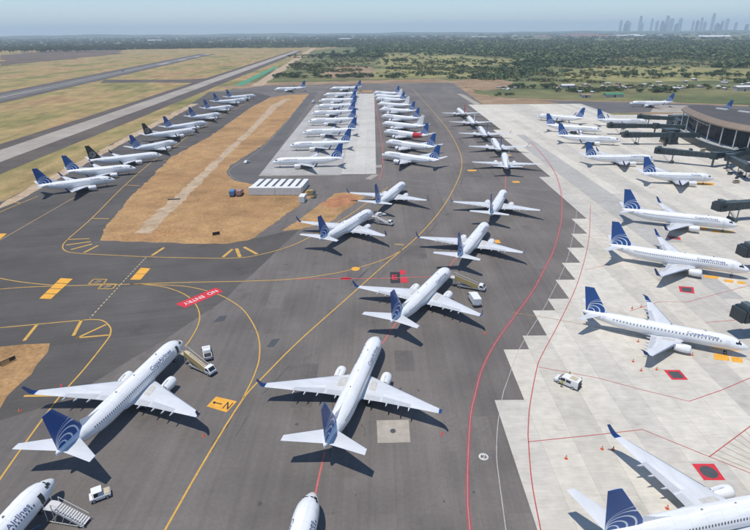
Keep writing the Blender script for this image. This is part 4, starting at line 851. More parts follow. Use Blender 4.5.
def box_truck(loc, a, label, box=m_vw):
    r = empty('box_truck', loc, a, label, 'truck')
    MB().box(-2.8, 2.6, -.8, .8, .5, .75).build('chassis', m_vgrey, r); MB().prism([(1.4, .5), (2.9, .5), (2.95, 1.2), (2.55, 2.05), (1.4, 2.05)], -.95, .95).build('cab', m_vw, r, True, .06); glassy(r, [(1.75, 1.3), (2.65, 1.3), (2.4, 1.9), (1.75, 1.9)], .95)
    MB().add([(2.95, -.8, 1.3), (2.95, .8, 1.3), (2.62, .75, 1.95), (2.62, -.75, 1.95)], [(0, 1, 2, 3)]).build('windscreen', m_glass, r).location = (.02, 0, .01)
    MB().box(-2.9, 1.25, -1.05, 1.05, .78, 2.6).build('cargo_box', box, r, bevel=.05); wheels(r, (1.9, -1.8), 1.0, .42); trim(r, 2.96, -2.9, .95, .9, (2.6, 1.6)); return r
def car(loc, a, label, m=None):
    r = empty('car', loc, a, label, 'car'); MB().prism([(-2.1, .35), (2.1, .35), (2.15, .75), (1.1, .9), (-2.0, .92)], -.85, .85).build('body', m or m_vw, r, True, .06)
    MB().prism([(1.05, .88), (.4, 1.42), (-1.2, 1.45), (-1.8, .9)], -.75, .75).build('cabin', m or m_vw, r, True, .06); glassy(r, [(.9, .92), (.35, 1.36), (-1.15, 1.38), (-1.6, .94)], .75); wheels(r, (1.3, -1.3), .87, .33); return r
az = 0.05; cz_ = 0.072; R_ = math.radians
pickup(G(207.5, 355.5)+Vector((0, 0, az)), R_(112), 'white pickup with black cargo bed parked by the tan stair truck')
p = Vector((-42.4, 99.9)); q = Vector((-37.2, 96.6)); d = (p-q); stair_truck((*(p-d.normalized()*6.6), az), math.atan2(d.y, d.x), 'tan stair truck with white cab at an airliner nose', m_tan, m_vyel, 6.6)
p = Vector((21.6, 138.0)); q = Vector((29.5, 134.6)); d = (p-q); stair_truck((*(p-d.normalized()*7.4), az), math.atan2(d.y, d.x), 'yellow stair truck with white cab in front of a wing', m_light, m_vyel, 7.4)
p = Vector((-1.0, 193.4)); q = Vector((5.2, 190.6)); d = (p-q); stair_truck((*(p-d.normalized()*6.0), az), math.atan2(d.y, d.x), 'pale stair truck at the airliner beside the orange grass', m_light, None, 6.0)
box_truck(G(474, 303)+Vector((0, 0, az)), R_(97), 'small white box truck parked at a wing tip')
tug(G(101, 498)+Vector((0, 0, az)), R_(30), 'white baggage tug with canopy near the lower left corner')
van(G(567, 385)+Vector((0, 0, cz_)), R_(137), 'white van with dark open rear on the concrete')
car(G(247, 163)+Vector((0, 0, az)), R_(70), 'white car on the curved service road')
box_truck(G(313.5, 103)+Vector((0, 0, az)), R_(80), 'white truck at the far left corner of the concrete pad')
car(G(380.5, 216)+Vector((0, 0, az)), R_(20), 'white car next to the pale boarding stairs')
box_truck(G(123, 71.5)+Vector((0, 0, .03)), R_(95), 'dark red truck out on the runway', m_redv)
# free-standing aluminium steps
d = Vector((0.95, -0.18)); r = empty('boarding_stairs', (-48.3, 58.5, az), math.atan2(-d.y, -d.x), 'open aluminium boarding stairs at the lower left airliner', 'stairs', 'boarding stair vehicles')
stair(r, -.6, 2.75, -5.2, .35, .75, m_light, m_light); MB().box(-.6, .9, -.9, .9, 2.62, 2.75).build('platform', m_light, r)
b = MB()
for y in (-.8, .8):
    for x in (-.5, .8): b.tube((x, y, .25), (x, y, 3.7), .05, 6)
    b.tube((-4.9, y, .3), (.9, y, .3), .05, 6)
    for k in range(4): b.tube((-.5-k*1.1, y, .3), (-1.1-k*1.1, y, 2.2-k*.6), .04, 6)
b.build('support_frame', m_light, r)
for x in (-4.4, .6):
    for y in (-.8, .8): MB().tube((x, y-.1, .2), (x, y+.1, .2), .2, 10).build('wheel', m_tyre, r)
MB().tube((1.3, 1.6, .3), (3.5, 4.6, .35), .08, 6).build('tow_bar', m_bluev, r)
# ground equipment by the terminal
k_ = 0
for (x, y, a) in ((183, 262, 20), (186, 258, 50), (190, 262, 10), (181, 268, 80), (193, 256, 40), (160, 205, 15), (168, 208, 60), (176, 330, 0), (190, 320, 80), (201, 405, 30), (186, 244, 70), (182, 240, 20), (190, 247, 95), (175, 252, 60), (171, 246, 10), (196, 249, 40), (178, 262, 30), (198, 268, 75), (150, 208, 40), (163, 215, 80), (158, 200, 10), (182, 335, 45), (196, 318, 15), (200, 308, 60), (206, 401, 80)):
    k_ += 1
    r = empty('baggage_cart', (x, y, cz_), R_(a), 'baggage cart with a %s standing near the terminal bridges' % ('canvas top' if k_ % 2 else 'dark load'), 'cart', 'carts by the terminal')
    MB().box(-1.5, 1.5, -.75, .75, .35, .5).build('deck', m_vgrey, r); MB().box(-1.3, 1.3, -.65, .65, .5, 1.2).build('load', [m_tan, m_jet, m_blkv, m_vyel][k_ % 4], r, bevel=.06)
    if k_ % 2: MB().box(-1.5, 1.5, -.75, .75, 1.7, 1.78).build('top', m_light, r); [MB().tube((xx, yy, .5), (xx, yy, 1.7), .03, 5).build('post', m_vgrey, r) for xx in (-1.4, 1.4) for yy in (-.7, .7)]
    wheels(r, (1.0, -1.0), .7, .2, .12)
# ---------------- container yard ----------------
m_cont = mat('container_white', (0.66, 0.65, 0.62), .5, var=.08, scale=.7); m_contr = mat('container_roof', (0.74, 0.73, 0.71), .5, var=.06, scale=.5)
def container(loc, a, L, h, label, m=m_cont, end=None, w=1.22):
    r = empty('shipping_container', loc, a, label, 'container', 'containers on the grass island'); MB().box(-L/2, L/2, -w, w, .15, h).build('shell', m, r); MB().box(-L/2-.01, L/2+.01, -w-.01, w+.01, h, h+.08).build('roof', m_contr, r)
    b = MB()
    for i in range(int(L/.6)): x = -L/2+.3+i*.6; b.box(x-.09, x+.09, -w-.05, -w, .25, h-.12); b.box(x-.09, x+.09, w, w+.05, .25, h-.12)
    b.build('corrugation', m, r)
    for s in (-1, 1): MB().box(-L/2-.06, -L/2, s*.6-.56, s*.6+.56, .25, h-.1).build('door', end or m, r)
    return r
zi = IZ+.01; ba = R_(-2)
for i, x in enumerate((-50.5, -38.6)): container((x, 233.5-.4*i, zi), ba, 11.7, 3.4, 'long white container forming the %s half of the front wall' % ('left', 'right')[i])
for i in range(7): container((-54.3+i*3.55, 242.8-.1*i, zi), R_(84), 13.5, 3.0, 'white container behind the front wall, number %s from the left' % ['one', 'two', 'three', 'four', 'five', 'six', 'seven'][i], end=m_bluev if i == 0 else None, w=1.12)
container((-31.0, 222.5, zi), R_(86), 5.0, 2.7, 'short white container standing alone in front of the yard')
box_truck((-60.5, 233.2, zi), R_(88), 'blue and red box truck left of the white containers', m_redv); box_truck((-63.6, 232.8, zi), R_(92), 'blue box truck at the left end of the container yard', m_bluev)
r = empty('generator', (-28.2, 232.5, zi), .2, 'rusty yellow generator skid right of the containers', 'generator'); MB().box(-2.4, 2.4, -1, 1, .3, .6).build('skid', m_vgrey, r); MB().box(-2.0, .6, -.9, .9, .6, 2.2).build('housing', m_vyel, r, bevel=.06); MB().tube((1.4, -.7, 1.2), (1.4, .7, 1.2), .6, 12).build('tank', m_exh, r, True); MB().tube((-1.2, 0, 2.2), (-1.2, 0, 3.0), .1, 8).build('exhaust', m_exh, r)
r = empty('forklift', (-26.5, 227.5, zi), .9, 'yellow forklift beside the generator', 'forklift'); MB().box(-1.1, .8, -.6, .6, .35, 1.1).build('body', m_vyel, r, bevel=.06); MB().box(-.8, .5, -.55, .55, 2.0, 2.08).build('canopy', m_blkv, r)
for x in (-.75, .45):
    for y in (-.5, .5): MB().tube((x, y, 1.1), (x, y, 2.0), .03, 5).build('post', m_blkv, r)
for y in (-.3, .3): MB().box(.85, .95, y-.05, y+.05, .1, 2.6).build('mast', m_vgrey, r); MB().box(.95, 2.0, y-.06, y+.06, .1, .16).build('fork', m_vgrey, r)
wheels(r, (.5, -.8), .62, .3, .2)
r = empty('sign_board', G(216.5, 236)+Vector((0, 0, zi)), .5, 'small black airfield sign on the dry grass island', 'sign'); MB().box(-1.3, 1.3, -.12, .12, .35, 1.5).build('panel', m_blkv, r); [MB().tube((x, 0, 0), (x, 0, .4), .05, 6).build('post', m_vgrey, r) for x in (-.9, .9)]
r = empty('sign_board', G(8.5, 363.5)+Vector((0, 0, zi)), 1.0, 'low dark and yellow airfield sign on the small grass corner', 'sign'); MB().box(-1.6, 1.6, -.12, .12, .25, 1.1).build('panel', m_blkv, r); MB().box(-1.5, .3, -.14, -.12, .35, 1.0).build('face', m_vyel, r); [MB().tube((x, 0, 0), (x, 0, .3), .05, 6).build('post', m_vgrey, r) for x in (-1.2, 1.2)]
r = empty('dark_slab', G(174, 199.5)+Vector((0, 0, zi)), .1, 'low dark slab lying across the pale track', 'slab'); MB().box(-2.6, 2.6, -.5, .5, 0, .25).build('panel', m_blkv, r, bevel=.03)
# ---------------- cones and people ----------------
m_cone = mat('cone_orange', (0.62, 0.11, 0.03), .6)
cone_me = MB().loft([[(r*math.cos(2*math.pi*i/12), r*math.sin(2*math.pi*i/12), z) for i in range(12)] for r, z in ((.2, .04), (.16, .2), (.05, .75))]).box(-.27, .27, -.27, .27, 0, .04).mesh('cone', m_cone, True)
band_me = MB().loft([[(r*math.cos(2*math.pi*i/12), r*math.sin(2*math.pi*i/12), z) for i in range(12)] for r, z in ((.145, .34), (.115, .5))], cap=False).mesh('band', m_whp)
CN = [((602, 449.5), 'left of the raised winglet'), ((613, 450), 'under the raised winglet'), ((633, 362), 'left cone behind the slim airliner wing'), ((641, 371), 'middle cone behind the slim airliner wing'), ((656.5, 370), 'cone right next to the red fuel plate'), ((632, 309), 'left of the slim airliner far wing'), ((641, 307.5), 'at the far wing tip of the slim airliner'), ((638, 342), 'under the slim airliner fuselage'),
      ((692, 355.5), 'in front of the slim airliner engine'), ((204, 436), 'under the right wing tip of the airliner with the tan stairs'), ((20, 411), 'by the left wing tip near the small grass corner'), ((566, 459), 'alone on the open concrete'), ((667, 509), 'beside the tail at the lower right'), ((485, 334), 'at the shadow of the yellow stair airliner wing')]
for i, (c, l) in enumerate(CN):
    onc = c[0] > 500; o = ob('traffic_cone', cone_me, None, G(*c)+Vector((0, 0, cz_ if onc else az))); tag(o, 'orange traffic cone '+l, 'cone', 'traffic cones'); ob('band', band_me, o)
def person_mesh():
    J = [(0, 0, .95), (0, 0, 1.15), (0, 0, 1.38), (0, 0, 1.5), (.02, 0, 1.6), (.03, 0, 1.74), (0, .18, 1.4), (.03, .25, 1.12), (.12, .24, .88), (0, -.18, 1.4), (-.02, -.26, 1.12), (.08, -.25, .88), (0, .09, .9), (.06, .1, .5), (0, .1, .08), (.14, .11, .04), (0, -.09, .9), (-.02, -.1, .5), (-.05, -.1, .08), (.09, -.11, .04)]
    E_ = [(0, 1), (1, 2), (2, 3), (3, 4), (4, 5), (2, 6), (6, 7), (7, 8), (2, 9), (9, 10), (10, 11), (0, 12), (12, 13), (13, 14), (14, 15), (0, 16), (16, 17), (17, 18), (18, 19)]
    Rr = [.15, .14, .17, .06, .1, .095, .075, .055, .045, .075, .055, .045, .1, .075, .055, .05, .1, .075, .055, .05]
    d = bpy.data.meshes.new('body'); d.from_pydata(J, E_, []); o = bpy.data.objects.new('body', d); C.objects.link(o); md = o.modifiers.new('s', 'SKIN'); sv = d.skin_vertices[0].data
    for v, r in zip(sv, Rr): v.radius = (r, r)
    sv[0].use_root = True; o.modifiers.new('u', 'SUBSURF').levels = 1
    bpy.context.view_layer.update(); m2 = bpy.data.meshes.new_from_object(o.evaluated_get(bpy.context.evaluated_depsgraph_get())); bpy.data.objects.remove(o); return m2
def cloth_mat(name, shirt, trousers):
    def ex(t, b):
        N, L = t.nodes, t.links; tc = N.new('ShaderNodeTexCoord'); s = N.new('ShaderNodeSeparateXYZ'); L.new(tc.outputs['Object'], s.inputs[0]); r = N.new('ShaderNodeValToRGB'); r.color_ramp.interpolation = 'CONSTANT'; e = r.color_ramp.elements
        while len(e) < 5: e.new(.5)
        for q, (p, c) in zip(e, ((0, (.02, .02, .02)), (.045, trousers), (.49, shirt), (.765, (.22, .12, .08)), (.84, (.03, .025, .02)))): q.position = p; q.color = (*c, 1)
        mm = N.new('ShaderNodeMath'); mm.operation = 'DIVIDE'; mm.inputs[1].default_value = 2.0; L.new(s.outputs[2], mm.inputs[0]); L.new(mm.outputs[0], r.inputs[0]); L.new(r.outputs[0], b.inputs['Base Color'])
    return mat(name, (.3, .3, .3), .8, extra=ex)
pm = person_mesh()
for c, a, sh, tr, l in (((569, 378.5), 200, (.42, .40, .05), (.09, .08, .06), 'person in a yellow vest behind the white van'), ((580.7, 385), 170, (.16, .20, .10), (.05, .06, .05), 'person in dark green clothes right of the white van'), ((561, 387.5), 60, (.55, .16, .12), (.05, .06, .10), 'person in a reddish vest at the side door of the white van'), ((385.2, 234.5), 40, (.08, .08, .1), (.04, .04, .05), 'person in dark clothes by the wing tip near the orange grass')):
    d = pm.copy(); d.materials.clear(); d.materials.append(cloth_mat('clothing_'+l[-6:], sh, tr)); d.polygons.foreach_set('use_smooth', [True]*len(d.polygons))
    tag(ob('person', d, None, G(*c)+Vector((0, 0, cz_ if c[0] > 500 else az)), R_(a)), l, 'person', 'ground crew')
# ---------------- trees and scrub ----------------
def leaf_mat(name, c0, c1):
    def ex(t, b):
        N, L = t.nodes, t.links; oi = N.new('ShaderNodeObjectInfo'); g = N.new('ShaderNodeNewGeometry'); n = N.new('ShaderNodeTexNoise'); n.inputs['Scale'].default_value = 0.18; n.inputs['Detail'].default_value = 5; L.new(g.outputs['Position'], n.inputs['Vector'])
        a = N.new('ShaderNodeMath'); a.operation = 'MULTIPLY_ADD'; a.inputs[1].default_value = 0.45; L.new(oi.outputs['Random'], a.inputs[0]); r = N.new('ShaderNodeMapRange'); r.inputs[1].default_value = .3; r.inputs[2].default_value = .7; r.inputs[3].default_value = -.05; r.inputs[4].default_value = .6; L.new(n.outputs[0], r.inputs[0]); L.new(r.outputs[0], a.inputs[2])
        x = N.new('ShaderNodeMix'); x.data_type = 'RGBA'; x.inputs[6].default_value = (*c0, 1); x.inputs[7].default_value = (*c1, 1); L.new(a.outputs[0], x.inputs[0]); L.new(x.outputs[2], b.inputs['Base Color'])
    return mat(name, c0, .75, spec=.2, extra=ex)
m_leafA = leaf_mat('leaves_dark', (0.050, 0.088, 0.036), (0.125, 0.158, 0.060)); m_leafB = leaf_mat('leaves_olive', (0.09, 0.105, 0.036), (0.20, 0.19, 0.07)); m_leafF = leaf_mat('leaves_far', (0.042, 0.072, 0.036), (0.11, 0.12, 0.055)); m_bark = mat('bark', (0.12, 0.09, 0.065), .9, var=.2, scale=2)
def crown_arrays(n, rng, size, lobes=7, flat=.8):
    """n leaf clumps, each a small bent quad, spread through several uneven lobes; crown of unit radius"""
    C0 = rng.normal(0, .42, (lobes, 3))*[1, 1, .5*flat]; R0 = rng.uniform(.35, .62, lobes)
    li = rng.integers(0, lobes, n); u = rng.normal(size=(n, 3)); u /= np.linalg.norm(u, axis=1)[:, None]; u[:, 2] = np.abs(u[:, 2])*.9-.25
    c = C0[li]+u*(R0[li]*rng.uniform(.55, 1.05, n))[:, None]*[1, 1, flat]
    nr = u+rng.normal(0, .45, (n, 3)); nr /= np.linalg.norm(nr, axis=1)[:, None]
    t = np.cross(nr, rng.normal(size=(n, 3))); t /= np.linalg.norm(t, axis=1)[:, None]; b_ = np.cross(nr, t); s = (size*rng.uniform(.6, 1.3, n))[:, None]
    V = np.stack([c-t*s-b_*s*.7, c+t*s-b_*s*.7, c+t*s*.8+b_*s*.7-nr*s*.25, c-t*s*.8+b_*s*.7-nr*s*.25], 1).reshape(-1, 3)
    return V
def quads_mesh(name, V, m):
    n = len(V)//4; d = bpy.data.meshes.new(name); d.vertices.add(4*n); d.vertices.foreach_set('co', V.astype(np.float32).ravel()); d.loops.add(4*n); d.loops.foreach_set('vertex_index', np.arange(4*n, dtype=np.int32)); d.polygons.add(n); d.polygons.foreach_set('loop_start', np.arange(0, 4*n, 4, dtype=np.int32)); d.update(calc_edges=True); d.materials.append(m); return d
KINDS = []
for i in range(6):
    rng = np.random.default_rng(50+i); bush = i >= 4; V = crown_arrays(420 if not bush else 260, rng, .16, 8 if not bush else 5, .8 if not bush else .65)
    V[:, 2] -= V[:, 2].min()*.0; zc = 0.95 if not bush else .35; V[:, 2] += zc; V[:, 2] = np.maximum(V[:, 2], .06)
    cm = quads_mesh('crown', V, (m_leafA, m_leafA, m_leafB, m_leafA, m_leafB, m_leafA)[i])
    b = MB().tube((0, 0, 0), (.03, .02, zc*.8), .09, 7, .055)
    for k in range(4): a = k*1.6+i; b.tube((.02, .01, zc*.55), (.4*math.cos(a), .4*math.sin(a), zc*1.05), .045, 5, .015)
    KINDS.append((cm, b.mesh('trunk', m_bark, True), bush))
def tree(x, y, s, kind, label, group, rnd):
    cm, tm, bush = KINDS[kind]; o = empty('shrub' if bush else 'tree', (x, y, 0), rnd.uniform(0, 6.28), label, 'bush' if bush else 'tree', group); k = s*(1 if bush else .5); o.scale = (k*rnd.uniform(.85, 1.2), k*rnd.uniform(.85, 1.2), k*rnd.uniform(.8, 1.15)); ob('crown', cm, o); ob('trunk', tm, o)
rnd = random.Random(21)
CL = [  # centre px, spread m (x,y), count, size m, kinds, description
 ((288, 77), 26, 24, 16, 6.5, (4, 5, 0), 'bush in the clump behind the taxiing airliner'),
 ((358, 77), 62, 12, 30, 6.0, (5, 0, 5), 'dark bush in the hedge row behind the parked rows'),
 ((392, 77.5), 16, 10, 8, 5.0, (5, 4), 'low bush at the right end of the hedge row'),
 ((335, 57), 70, 160, 40, 15, (0, 1, 3), 'tree in the dark stand beyond the green turf strip'),
 ((310, 67), 40, 90, 22, 9, (2, 4, 0), 'tree scattered between the turf strip and the hedge'),
 ((398, 62), 50, 40, 12, 11, (0, 1, 3), 'tree in front of the olive field'),
 ((440, 64), 90, 30, 14, 9, (2, 3, 4), 'tree along the front of the olive field'),
 ((535, 66), 70, 110, 30, 13, (0, 1, 3), 'tree in the thicket right of the olive field'),
 ((528, 88), 22, 10, 8, 6.5, (0, 5, 3), 'round tree beside the dirt bank'),
 ((550, 88), 16, 12, 7, 7, (0, 1), 'tree at the corner of the settlement'),
 ((578, 92), 26, 7, 12, 5, (5, 0, 5), 'dark bush in front of the settlement'),
 ((610, 91), 24, 7, 8, 5, (5, 4), 'bush beside the green shed'),
 ((660, 92), 26, 8, 12, 6, (5, 0), 'tree behind the airliner on the far taxiway'),
 ((652, 77), 60, 16, 16, 10, (0, 3, 1), 'tree in the middle of the yellow scrub'),
 ((710, 77), 70, 20, 20, 10, (0, 3, 1), 'tree on the right of the yellow scrub'),
 ((600, 74), 70, 26, 14, 6, (4, 2), 'small bush dotted over the yellow scrub'),
 ((470, 73), 80, 30, 16, 5, (4, 2, 5), 'small bush on the grassy slope behind the dirt bank'),
 ((588, 89.5), 30, 22, 14, 3.6, (4, 5, 4), 'low bush among the pale sheds at the left of the settlement'),
 ((640, 87), 34, 26, 14, 3.4, (4, 5, 4), 'low bush among the pale sheds mid settlement'),
 ((705, 88), 40, 24, 14, 3.6, (4, 5, 4), 'low bush among the pale sheds at the right of the settlement'),
 ((505, 95), 20, 12, 8, 2.6, (4, 5), 'low bush on the slope above the concrete corner'),
 ((52, 51.5), 210, 130, 46, 24, (0, 1, 3), 'broad dark tree in the grove beyond the runway')]
for (c, sx, sy, n, s, ks, l) in CL:
    p = G(*c)
    for i in range(n): tree(p.x+rnd.gauss(0, sx*.55), p.y+rnd.gauss(0, sy*.55), s*rnd.uniform(.65, 1.25), rnd.choice(ks), l, l.replace('bush in', 'bushes in').replace('tree in', 'trees in'), rnd)
# far-off woods, one mass
def forest(name, pts, scl, m, nq, size, label, flat=.75):
    rng = np.random.default_rng(5); base = [crown_arrays(nq, rng, size, 6, flat) for _ in range(5)]; out = []
    for i, (p, s) in enumerate(zip(pts, scl)):
        V = base[i % 5]; a = rng.uniform(0, 6.28); ca, sa = math.cos(a), math.sin(a); h = s*rng.uniform(.6, .9)
        out.append(np.stack([(V[:, 0]*ca-V[:, 1]*sa)*s*.75+p[0], (V[:, 0]*sa+V[:, 1]*ca)*s*.75+p[1], np.maximum((V[:, 2]+.42)*h*.75, .1)], 1))
    o = ob(name, quads_mesh(name, np.concatenate(out), m)); tag(o, label, 'forest', None, 'stuff'); return o
def vnoise(x, y, s, seed):
    r = np.random.default_rng(seed); T = r.random((64, 64)); u = x/s; v = y/s; i = np.floor(u).astype(int); j = np.floor(v).astype(int); fx = u-i; fy = v-j; fx = fx*fx*(3-2*fx); fy = fy*fy*(3-2*fy); g_ = lambda a, b_: T[a % 64, b_ % 64]
    return (g_(i, j)*(1-fx)+g_(i+1, j)*fx)*(1-fy)+(g_(i, j+1)*(1-fx)+g_(i+1, j+1)*fx)*fy
def scatter(n, r0_, r1_, a0, a1, rng):
    r = np.exp(rng.uniform(math.log(r0_), math.log(r1_), n)); a = np.radians(rng.uniform(a0, a1, n)); return r*np.sin(a), r*np.cos(a)
rng = np.random.default_rng(8)
FIELDS = [px((368, 68), (383, 53), (430, 52), (470, 55), (522, 59), (515, 67), (450, 68)), px((556, 74), (600, 65.5), (660, 66), (770, 69), (770, 80), (640, 83), (566, 80)), px((370, 79), (372, 69), (440, 70), (520, 73), (500, 76), (440, 78))]
def open_ground(x, y, amount):
    """thins the growth inside the grass clearings"""
    r = np.random.default_rng(77).random(len(x)); ok = np.ones(len(x), bool)
    for P in FIELDS:
        ins = np.zeros(len(x), bool); j = len(P)-1
        for i in range(len(P)):
            (xi, yi), (xj, yj) = P[i], P[j]; ins ^= ((yi > y) != (yj > y)) & (x < (xj-xi)*(y-yi)/(yj-yi+1e-9)+xi); j = i
        ok &= ~(ins & (r < amount))
    return ok
# woodland belt on the right and ahead
x, y = scatter(10500, 1150, 3800, -12, 48, rng); q = vnoise(x, y, 210, 1)*.6+vnoise(x, y, 75, 2)*.4
edge = 1500-np.clip(x, 0, 700)*.3; keep = open_ground(x, y, .97) & (q > np.where(y > 1750-np.clip(x, 0, 900)*.45, .33, .62)) & (y > edge*.82) & ((x > -60) | (y > 2750)) & ((x > 150) | (x < -60) | (y > 1500)); x, y = x[keep], y[keep]
forest('woodland', np.stack([x, y], 1), rng.uniform(11, 22, len(x))*(1+np.hypot(x, y)/9000), m_leafA, 40, .24, 'green woodland belt between the scrub and the city')
x, y = scatter(8200, 3600, 22000, -50, 50, rng); q = vnoise(x, y, 700, 3)*.6+vnoise(x, y, 240, 4)*.4; keep = q > np.where(x > 800, .48, .22); x, y = x[keep], y[keep]
forest('distant_woodland', np.stack([x, y], 1), rng.uniform(16, 30, len(x))*(np.hypot(x, y)/5000)**.5, m_leafF, 16, .42, 'hazy woodland reaching to the horizon', .55)
x, y = scatter(5200, 2900, 3900, -48, -2, rng); q = vnoise(x, y, 300, 6); keep = (q > .30) & (y > 2650); x, y = x[keep], y[keep]
forest('left_woodland', np.stack([x, y], 1), rng.uniform(14, 24, len(x)), m_leafF, 22, .36, 'hazy woodland beyond the airfield on the left', .6)
# low scrub between the apron and the woods
x, y = scatter(12000, 700, 1900, -8, 46, rng); q = vnoise(x, y, 90, 7)*.55+vnoise(x, y, 35, 9)*.45; keep = open_ground(x, y, .7) & (q > .50) & (y > 880-np.clip(x, 0, 600)*.36) & ~((x < 60) & (y < 950)); x, y = x[keep], y[keep]
forest('scrub', np.stack([x, y], 1), rng.uniform(2.5, 6.5, len(x)), m_leafB, 16, .40, 'olive scrub scattered over the rough ground', .5)
x, y = scatter(5200, 740, 1700, 0, 46, rng); q = vnoise(x, y, 130, 17)*.6+vnoise(x, y, 45, 19)*.4; keep = open_ground(x, y, .93) & (q > .60) & (y > 900-np.clip(x, 0, 700)*.34); x, y = x[keep], y[keep]
forest('thicket', np.stack([x, y], 1), rng.uniform(6, 12, len(x)), m_leafA, 34, .26, 'dark thickets of trees dotted through the olive scrub', .7)
# dry grass tufts on the island
def tufts(name, poly, n, h, m, label):
    P = np.array(poly); rng = np.random.default_rng(31); lo, hi = P.min(0), P.max(0); q = rng.uniform(lo, hi, (n*3, 2)); ins = np.zeros(len(q), bool); j = len(P)-1
    for i in range(len(P)):
        xi, yi = P[i]; xj, yj = P[j]; c = ((yi > q[:, 1]) != (yj > q[:, 1])) & (q[:, 0] < (xj-xi)*(q[:, 1]-yi)/(yj-yi+1e-9)+xi); ins ^= c; j = i
    q = q[ins]; w = vnoise(q[:, 0]+500, q[:, 1]+500, 9, 12); q = q[w > .45][:n]; k = len(q); a = rng.uniform(0, 3.14, k); s = rng.uniform(.4, 1.2, k)*h; dx, dy = np.cos(a)*s, np.sin(a)*s; z = np.full(k, IZ)
    V = np.stack([np.stack([q[:, 0]-dx, q[:, 1]-dy, z], 1), np.stack([q[:, 0]+dx, q[:, 1]+dy, z], 1), np.stack([q[:, 0]+dx*1.1+dy*.3, q[:, 1]+dy*1.1, z+s*.8], 1), np.stack([q[:, 0]-dx*1.1+dy*.3, q[:, 1]-dy*1.1, z+s*.8], 1)], 1).reshape(-1, 3)
    o = ob(name, quads_mesh(name, V, m)); tag(o, label, 'grass', None, 'stuff')
m_tuft = leaf_mat('dry_tuft', (0.31, 0.18, 0.07), (0.41, 0.25, 0.10)); m_tuft2 = leaf_mat('yellow_tuft', (0.20, 0.165, 0.05), (0.42, 0.31, 0.12))
# ---------------- settlement, sheds, city ----------------
m_rw = mat('white_sheet_roof', (0.62, 0.62, 0.60), .6, var=.1, scale=.2); m_rr = mat('red_roof', (0.34, 0.10, 0.07), .7, var=.15, scale=.1); m_wl = mat('rendered_wall', (0.42, 0.38, 0.33), .8, var=.12, scale=.3); m_rb = mat('rust_roof', (0.30, 0.20, 0.14), .8, var=.2, scale=.3); m_gr = mat('green_shed_roof', (0.03, 0.22, 0.11), .6, var=.1, scale=.2)
def shed(x, y, a, L, w, h, rm, label, group, name='shed', z=0.0):
    r = empty(name, (x, y, z), a, label, 'building', group); MB().box(-L/2, L/2, -w/2, w/2, 0, h).build('wall', m_wl, r)
    MB().prism([(-L/2-.4, h), (L/2+.4, h), (L/2+.4, h+.12), (-L/2-.4, h+.12)], -.1, .1) if 0 else None
    b = MB(); rg = h+w*.16; b.add([(-L/2-.4, -w/2-.4, h-.05), (L/2+.4, -w/2-.4, h-.05), (L/2+.4, 0, rg), (-L/2-.4, 0, rg), (-L/2-.4, w/2+.4, h-.05), (L/2+.4, w/2+.4, h-.05)], [(0, 1, 2, 3), (3, 2, 5, 4), (0, 3, 4), (1, 5, 2)]); b.build('roof', rm, r)
    MB().box(-.9, .9, -w/2-.06, -w/2-.01, 0, min(2.6, h*.8)).build('door', m_blkv, r); return r
rnd = random.Random(5)
for i in range(52):
    u = rnd.random(); c = (lerp(560, 748, u)+rnd.uniform(-4, 4), lerp(88.5, 87, u)+rnd.gauss(0, 2.2)); p = G(*c)
    shed(p.x, p.y, rnd.uniform(0, 3.1), rnd.uniform(3, 8), rnd.uniform(2.5, 5), rnd.uniform(1.4, 2.6), rnd.choice((m_rw, m_rw, m_rw, m_rb)), 'small pale shed in the settlement behind the far taxiway', 'sheds of the settlement')
for i in range(10):
    p = G(rnd.uniform(497, 520), rnd.uniform(87, 90.5)); shed(p.x, p.y, rnd.uniform(0, 3.1), rnd.uniform(3, 7), rnd.uniform(2, 4), rnd.uniform(1, 2), rnd.choice((m_rw, m_wl)), 'pale shed among rubble on the dirt bank', 'sheds on the dirt bank')
p = G(613, 97); shed(p.x, p.y, .05, 19, 8, 3.2, m_gr, 'green roofed shed behind the gates', None); p = G(585, 97.5); shed(p.x, p.y, .1, 10, 6, 3, m_rb, 'rust roofed shed left of the green shed', None); p = G(742, 91); shed(p.x, p.y, .1, 20, 9, 5, m_rw, 'larger white shed at the right edge beyond the terminal', None)
p = G(567, 88); shed(p.x, p.y, .05, 16, 8, 3.6, m_rw, 'white sheet roofed hall at the left end of the settlement', None)
for i in range(14):
    p = G(565+i*5.6+rnd.uniform(-1, 1), 36.6-.02*i+rnd.uniform(-.8, .6)); s = p.length/5000
    shed(p.x, p.y, rnd.uniform(-.1, .1), 95*s, 30*s, 9*s, m_rr if i < 9 else m_rw, 'far %s roofed housing block, %s from the left' % ('red' if i < 9 else 'white', ['first', 'second', 'third', 'fourth', 'fifth', 'sixth', 'seventh', 'eighth', 'ninth', 'tenth', 'eleventh', 'twelfth', 'thirteenth', 'fourteenth'][i]), 'far housing blocks under the skyline', 'housing_block')
p = G(713, 38.6); shed(p.x, p.y, 0, 230, 60, 14, m_rw, 'long white warehouse roof far off below the skyline', None, 'warehouse')
for c, L, m in (((635, 35.5), 90, m_rw), ((661, 36), 60, m_rw), ((480, 38), 160, m_rw), ((420, 37.5), 200, m_wl), ((450, 38.5), 90, m_rr), ((545, 38), 120, m_rr), ((517, 37), 110, m_wl), ((155, 41.5), 130, m_rw), ((345, 40), 110, m_rw)):
    p = G(*c); shed(p.x, p.y, rnd.uniform(-.1, .1), L, 30, 11, m, 'far pale warehouse on the horizon at the %s of the view' % ('left' if c[0] < 300 else 'middle' if c[0] < 500 else 'right'), 'far warehouses on the horizon', 'warehouse')
m_tow = mat('tower_concrete', (0.42, 0.44, 0.46), .6, var=.12, scale=.01); m_tow2 = mat('tower_glass', (0.14, 0.17, 0.20), .3, var=.15, scale=.01)
